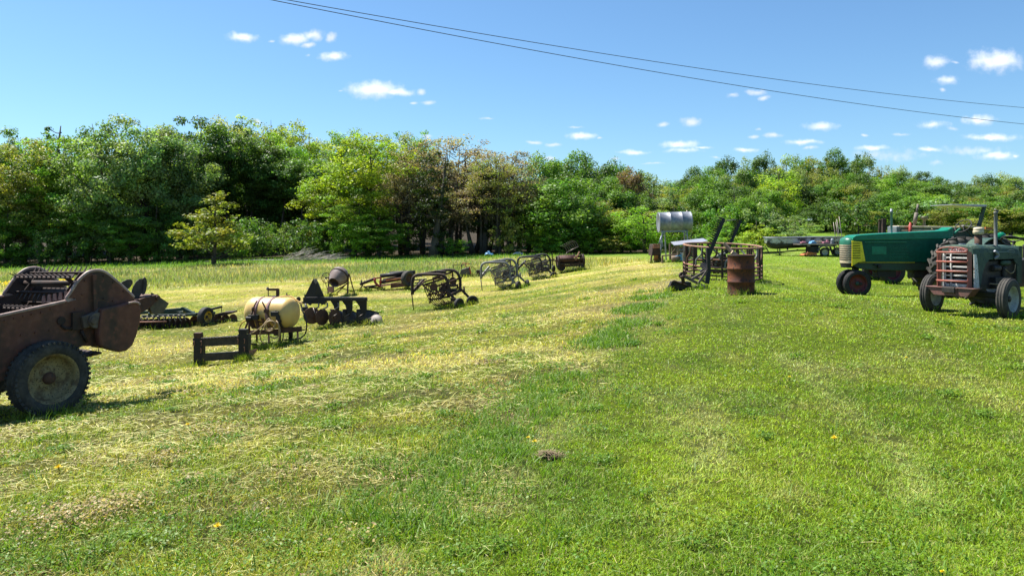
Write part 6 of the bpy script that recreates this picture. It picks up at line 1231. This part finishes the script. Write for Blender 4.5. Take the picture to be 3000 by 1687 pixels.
def canopy_tractor():
    Y = 24.6; f = zf(3.915, 2600, 580, Y)
    t = thing('canopy_tractor', on(2740, Y+.3), 'cream topped tractor with a flat canopy and tall muffler behind the bright green one', 'tractor', TG)
    Wd = V((0, .62, 0))
    b = MB(); b.prism([f(130, 318), f(1000, 330), f(1000, 352), f(128, 342)], Wd); part('hood_top', b, 'cream', t, .02)
    b = MB(); b.prism([f(132, 342, .02), f(1000, 352, .02), f(1000, 520, .02), f(132, 500, .02)], V((0, .58, 0))); hs = part('hood_side', b, 'green_dark', t, .01)
    b = MB(); b.beam(f(160, 372, .01), f(640, 372, .01), .02, .06); b.disc(f(400, 385, 0), (0, 1, 0), .05, .05, 12); b.tube([f(500, 350, .0), f(545, 385, 0)], .02, 6); b.beam(f(560, 375, 0), f(640, 395, 0), .06, .06); part('side_trim', b, 'cream', hs)
    b = MB(); b.prism([f(104, 325, .0), f(152, 322, .0), f(155, 500, .0), f(104, 500, .0)], Wd); part('radiator_shell', b, mat('shell', (.16, .19, .20), None, 5, rough=.5), t, .03)
    b = MB(); b.lathe(f(262, 395, -.08), (0, 0, 1), [(.05, 0), (.05, .26), (.03, .27), (.03, .33), (.0005, .33)], 14); part('fuel_filter', b, 'red', t)
    b = MB(); lo = f(305, 322, .3); hi = f(352, 72, .4); b.tube([lo, lo.lerp(hi, .18)], .035, 10); b.tube([lo.lerp(hi, .12), lo.lerp(hi, .60)], .062, 14); b.tube([lo.lerp(hi, .60), hi], .034, 10); part('muffler', b, mat('muffler', (.20, .17, .13), (.10, .08, .06), 6, rough=.7), t)
    b = MB(); c = f(422, 322, .3); b.lathe(c, (0, 0, 1), [(.045, 0), (.04, .14), (.055, .21), (.112, .235), (.115, .30), (.10, .325), (.0005, .33)], 20); part('pre_cleaner', b, mat('precleaner', (.17, .16, .08), None, 5, rough=.5), t)
    b = MB(); b.prism([f(742, 72, .1), f(1140, 78, .1), f(1140, 100, .1), f(1095, 104, .1), f(742, 80, .1)], V((0, 1.3, 0))); cn = part('canopy', b, 'sheet', t, .01)
    for w in (.2, 1.2): b = MB(); b.beam(f(1108, 100, w), f(1048, 335, w), .12, .08); b.beam(f(1048, 335, w), f(1040, 520, w), .12, .08); part('canopy_post', b, 'green_dark', t, .01)
    b = MB(); b.prism([f(885, 312, -.3), f(1060, 330, -.3), f(1205, 352, -.3), f(1200, 376, -.3), f(1010, 352, -.3), f(890, 326, -.3)], V((0, .4, 0))); part('fender', b, 'cream', t, .01)
    b = MB(); b.prism([f(885, 312, 1.2), f(1060, 330, 1.2), f(1205, 352, 1.2), f(1200, 376, 1.2), f(1010, 352, 1.2), f(890, 326, 1.2)], V((0, .4, 0))); part('fender', b, 'cream', t, .01)
    b = MB(); b.beam(f(1120, 345, -.32), f(1203, 350, -.32), .05, .07); part('lamp', b, 'orange', t)
    b = MB(); b.beam(f(200, 520, .3), f(1100, 540, .3), .4, .4); b.beam(f(140, 500, .3), f(140, 620, .3), .2, .2); part('chassis', b, 'black', t, .02)
    for px, w, R, wd, lg in ((2588, -.25, .42, .22, 0), (2588, .9, .42, .22, 0), (2862, -.35, .82, .40, 20), (2862, 1.2, .82, .40, 20)):
        Yw = Y+w; X = (px-1500)/S*(Y+.3); wheel(t, V((X, Yw, g1(X, Yw)+R-.02)), (0, -1 if w < 0 else 1, 0), R, wd, R*.6, 'rubber', 'red_rim', lg, 'red_rim')
    b = MB(); X = (2588-1500)/S*(Y+.3); z = g1(X, Y)+.42; b.tube([V((X, Y-.2, z)), V((X, Y+.9, z))], .06, 8); b.beam(V((X, Y+.3, z)), V((X+.5, Y+.3, z+.4)), .2, .2); X2 = (2862-1500)/S*(Y+.3); b.tube([V((X2, Y-.3, g1(X2, Y)+.8)), V((X2, Y+1.2, g1(X2, Y)+.8))], .1, 8); part('axle', b, 'black', t)
    steering(t, f(960, 330, .3), (-.5, 0, .8), .2)
canopy_tractor()

# ---------------------------------------------------------------- wires overhead
def wire(P, label):
    b = MB(); b.tube(P, .011, 6); return tag(b.build('power_line', M['wire'], None, 0, loc=P[0]), label, 'power line', 'wires crossing the sky')
def cat(p, q, sag, n=40): p, q = V(p), V(q); return [p.lerp(q, i/n)-V((0, 0, sag*4*(i/n)*(1-i/n))) for i in range(n+1)]
def wire_px(a, m_, b_, Ya, Yb):
    """a straight span in plan through two pixels at two depths, sagging to pass the middle one"""
    A = at(a[0], a[1], Ya); B = at(b_[0], b_[1], Yb); k = (m_[0]-1500)/S; t = (k*A.y-A.x)/((B.x-A.x)-k*(B.y-A.y)); Mz = (HZ-m_[1])/S*(A.y+(B.y-A.y)*t); st = A.z+(B.z-A.z)*t
    c = (st-Mz)/(t*(1-t)); P = []
    for i in range(61):
        u = -.45+1.9*i/60; P.append(V((A.x+(B.x-A.x)*u, A.y+(B.y-A.y)*u, A.z+(B.z-A.z)*u-c*u*(1-u))))
    return P
wire(wire_px((838, 0), (1500, 114.5), (3000, 316), 22.5, 42), 'upper of two thin wires crossing the sky')
wire(wire_px((792, 0), (1500, 136.5), (3000, 364), 21.5, 40), 'lower of two thin wires crossing the sky')

# ---------------------------------------------------------------- along the wood edge
def brush_pile():
    r = random.Random(3); Y = 76; b = MB()
    for k in range(110):
        p = on(r.uniform(830, 975), Y+r.uniform(-1.5, 1.5)); h = .1+r.random()**1.3*1.5*(1-abs(p.x-on(880, Y).x)/3.6)+.08; a = r.uniform(-.7, .5); ln = r.uniform(.7, 2.3)
        q = p+V((math.cos(a)*ln, r.uniform(-.6, .6), 0)); q.z = p.z+h+math.sin(a)*.35; p = p+V((0, 0, max(h*.5, .03))); m_ = (p+q)/2+V((0, 0, r.uniform(-.1, .14))); b.tube([p, m_, q], [.045*r.uniform(.4, 1), .03, .010], 5)
    c = on(890, Y); return tag(b.build('brush_pile', M['bark_pale'], None, 0, loc=c), 'heap of bare grey branches lying at the edge of the wood', 'brush pile')
brush_pile()
def strip():
    P = [on(x, 79.0+.6*math.sin(x*.02)) for x in range(600, 860, 12)]; b = MB(); vs = []
    for p in P: vs += [p+V((0, -.5, .06)), p+V((0, .5, .08))]
    b.add(vs, [(i*2, i*2+2, i*2+3, i*2+1) for i in range(len(P)-1)]); structure(b.build('path', M['gravel'], None, 0, loc=P[0]))
strip()
def tarp(px, py, Y, w, h, m, label, sd):
    r = random.Random(sd); c = on(px, Y); b = MB(); n = 8; vs = []
    for i in range(n+1):
        for j in range(5): vs.append(c+V(((i/n-.5)*w, (j/4-.5)*.8, .03+h*math.sin(math.pi*i/n)**.6*(1-.6*abs(j-2)/2)*(.6+.6*r.random()))))
    b.add(vs, [(i*5+j, i*5+j+1, (i+1)*5+j+1, (i+1)*5+j) for i in range(n) for j in range(4)], True); o = tag(b.build('tarp', M[m], None, 0, loc=c), label, 'tarp'); md = o.modifiers.new('thick', 'SOLIDIFY'); md.thickness = .02
tarp(1433, 745, 79.5, 1.1, .45, 'blue', 'crumpled pale blue tarp at the foot of the bare trunks', 1)
tarp(1517, 742, 79.5, 1.3, .35, 'white', 'small crumpled white sheet on the grass right of the blue tarp', 2)
tarp(1115, 726, 84, 1.4, .5, 'galv', 'pale grey sheet half hidden under the yellow green tree', 4)
# ---------------------------------------------------------------- foreground: dandelions, a clump of dry grass, fallen leaves
def dandelion(px, py, h, label, r=.02):
    Y = 1.72*S/(py-HZ)
    for _ in range(6): Y = -(g1((px-1500)/S*Y, Y)+h)*S/(py-HZ)
    c = on(px, Y); t = thing('dandelion', c, label, 'dandelion', 'yellow dandelions in the grass'); b = MB(); b.tube([c, c+V((.008, 0, h*.5)), c+V((0, -.01, h))], .0028, 5); part('stem', b, 'green_dark', t)
    b = MB(); tp = c+V((0, -.01, h)); rr = random.Random(int(px))
    for k in range(46):
        a = k*2.4; q = (k/46)**.5; d = V((math.cos(a)*q, math.sin(a)*q, .75-.6*q)).normalized(); s = V((-math.sin(a), math.cos(a), 0)); e = tp+d*r*(.75+.5*rr.random()); b.add([tp+s*.001, tp-s*.001, e-s*r*.12, e+s*r*.12], [(0, 1, 2, 3)])
    part('flower_head', b, 'petal', t)
for a in ((2443, 1283, .07, 'tall yellow dandelion with bare stem on the open lawn', .024), (552, 1243, .05, 'yellow dandelion in the cut hay below the sprayer', .022), (1566, 1293, .05, 'lower of two yellow dandelions at the lawn edge', .02), (1547, 1281, .045, 'upper of two yellow dandelions at the lawn edge', .016),
          (176, 1257, .05, 'yellow dandelion under the spreader wheel shadow', .018), (173, 1369, .045, 'wide yellow flower beside a dark grass tuft at the left', .028), (2312, 1104, .04, 'small yellow dandelion far out on the lawn', .016), (2653, 1047, .04, 'small yellow dandelion below the tractors', .016),
          (640, 1540, .05, 'orange yellow flower low in the near grass', .022), (2757, 1672, .04, 'small orange flower at the bottom right', .012)): dandelion(*a)
def dry_clump(px, py, r, n, label, sd):
    Y = 1.74*S/(py-HZ); c = on(px, Y); g = np.random.default_rng(sd); b = MB()
    for k in range(n):
        a = g.random()*6.28; q = abs(g.normal(0, .5))*r; p = c+V((math.cos(a)*q*1.2, math.sin(a)*q*.8, 0)); p.z = g1(p.x, p.y)+.01+.02*math.exp(-(q/r)**2*4); ln = .03+.06*g.random(); th = g.random()*6.28; e = p+V((math.cos(th)*ln, math.sin(th)*ln, .006+.03*g.random())); m_ = (p+e)/2+V((0, 0, .012)); s = V((-math.sin(th), math.cos(th), 0))*.0022
        b.add([p-s, p+s, m_+s, m_-s], [(0, 1, 2, 3)]); b.add([m_-s, m_+s, e], [(0, 1, 2)])
    tag(b.build('grass_clump', mat('dry_clump', (.26, .20, .11), (.17, .12, .07), 12, rough=.9, bump=0), None, 0, loc=c, auto=False), label, 'grass clump')
dry_clump(1606, 1352, .10, 320, 'thrown up clump of grey brown dead grass on the lawn edge', 4)
# yellow flowers standing in the field behind the spreader
g_ = np.random.default_rng(11); n_ = 900; x_ = g_.uniform(-30.4, -26.6, n_); y_ = 45+g_.normal(0, .5, n_)
leaves('yellow_flowers', x_, y_, gz(x_, y_)+.10+.22*g_.random(n_), .03+.035*g_.random(n_), np.tile([[.80, .56, .01]], (n_, 1)))

# ---------------------------------------------------------------- grass the mower could not reach, round the feet of the machines
def uncut():
    xs, ys = [], []
    dg = bpy.context.evaluated_depsgraph_get; g = np.random.default_rng(19)
    for root in [o for o in bpy.data.objects if o.parent is None and (o.get('group') in (FG, 'sickle mowers by the feeder ring', TG) or o.get('category') in ('barrel', 'bale feeder', 'lean-to', 'farm machine', 'trailer', 'cart'))]:
        lo = []
        for o in root.children_recursive:
            if o.type == 'MESH':
                n = len(o.data.vertices); co = np.empty(n*3, np.float32); o.data.vertices.foreach_get('co', co); co = co.reshape(-1, 3)+np.array(root.location)
                co = co[co[:, 2] < co[:, 2].min()+.12]; lo.append(co[g.integers(0, len(co), min(len(co), 60))])
        co = np.concatenate(lo); co = co[co[:, 2]-gz(co[:, 0], co[:, 1]) < .14]
        if not len(co): continue
        m = 900 if root.get('group') == FG else 420; k = g.integers(0, len(co), m); sp = .07 if root.get('group') == FG else .05
        xs.append(co[k, 0]+g.normal(0, sp, m)); ys.append(co[k, 1]+g.normal(-.02, sp, m))
    x = np.concatenate(xs); y = np.concatenate(ys); n = len(x); c = turf_colour(x, y); c = jit(c*np.array([[.8, .95, .9]]), .45, .15)
    h = (.07+.15*g.random(n)**1.5); w = np.maximum(.005, .5*PX*y)*(.6+.6*g.random(n))
    blades('uncut_grass', x, y, h, w, .05+.6*g.random(n), c, M['blade'], .4)
uncut()
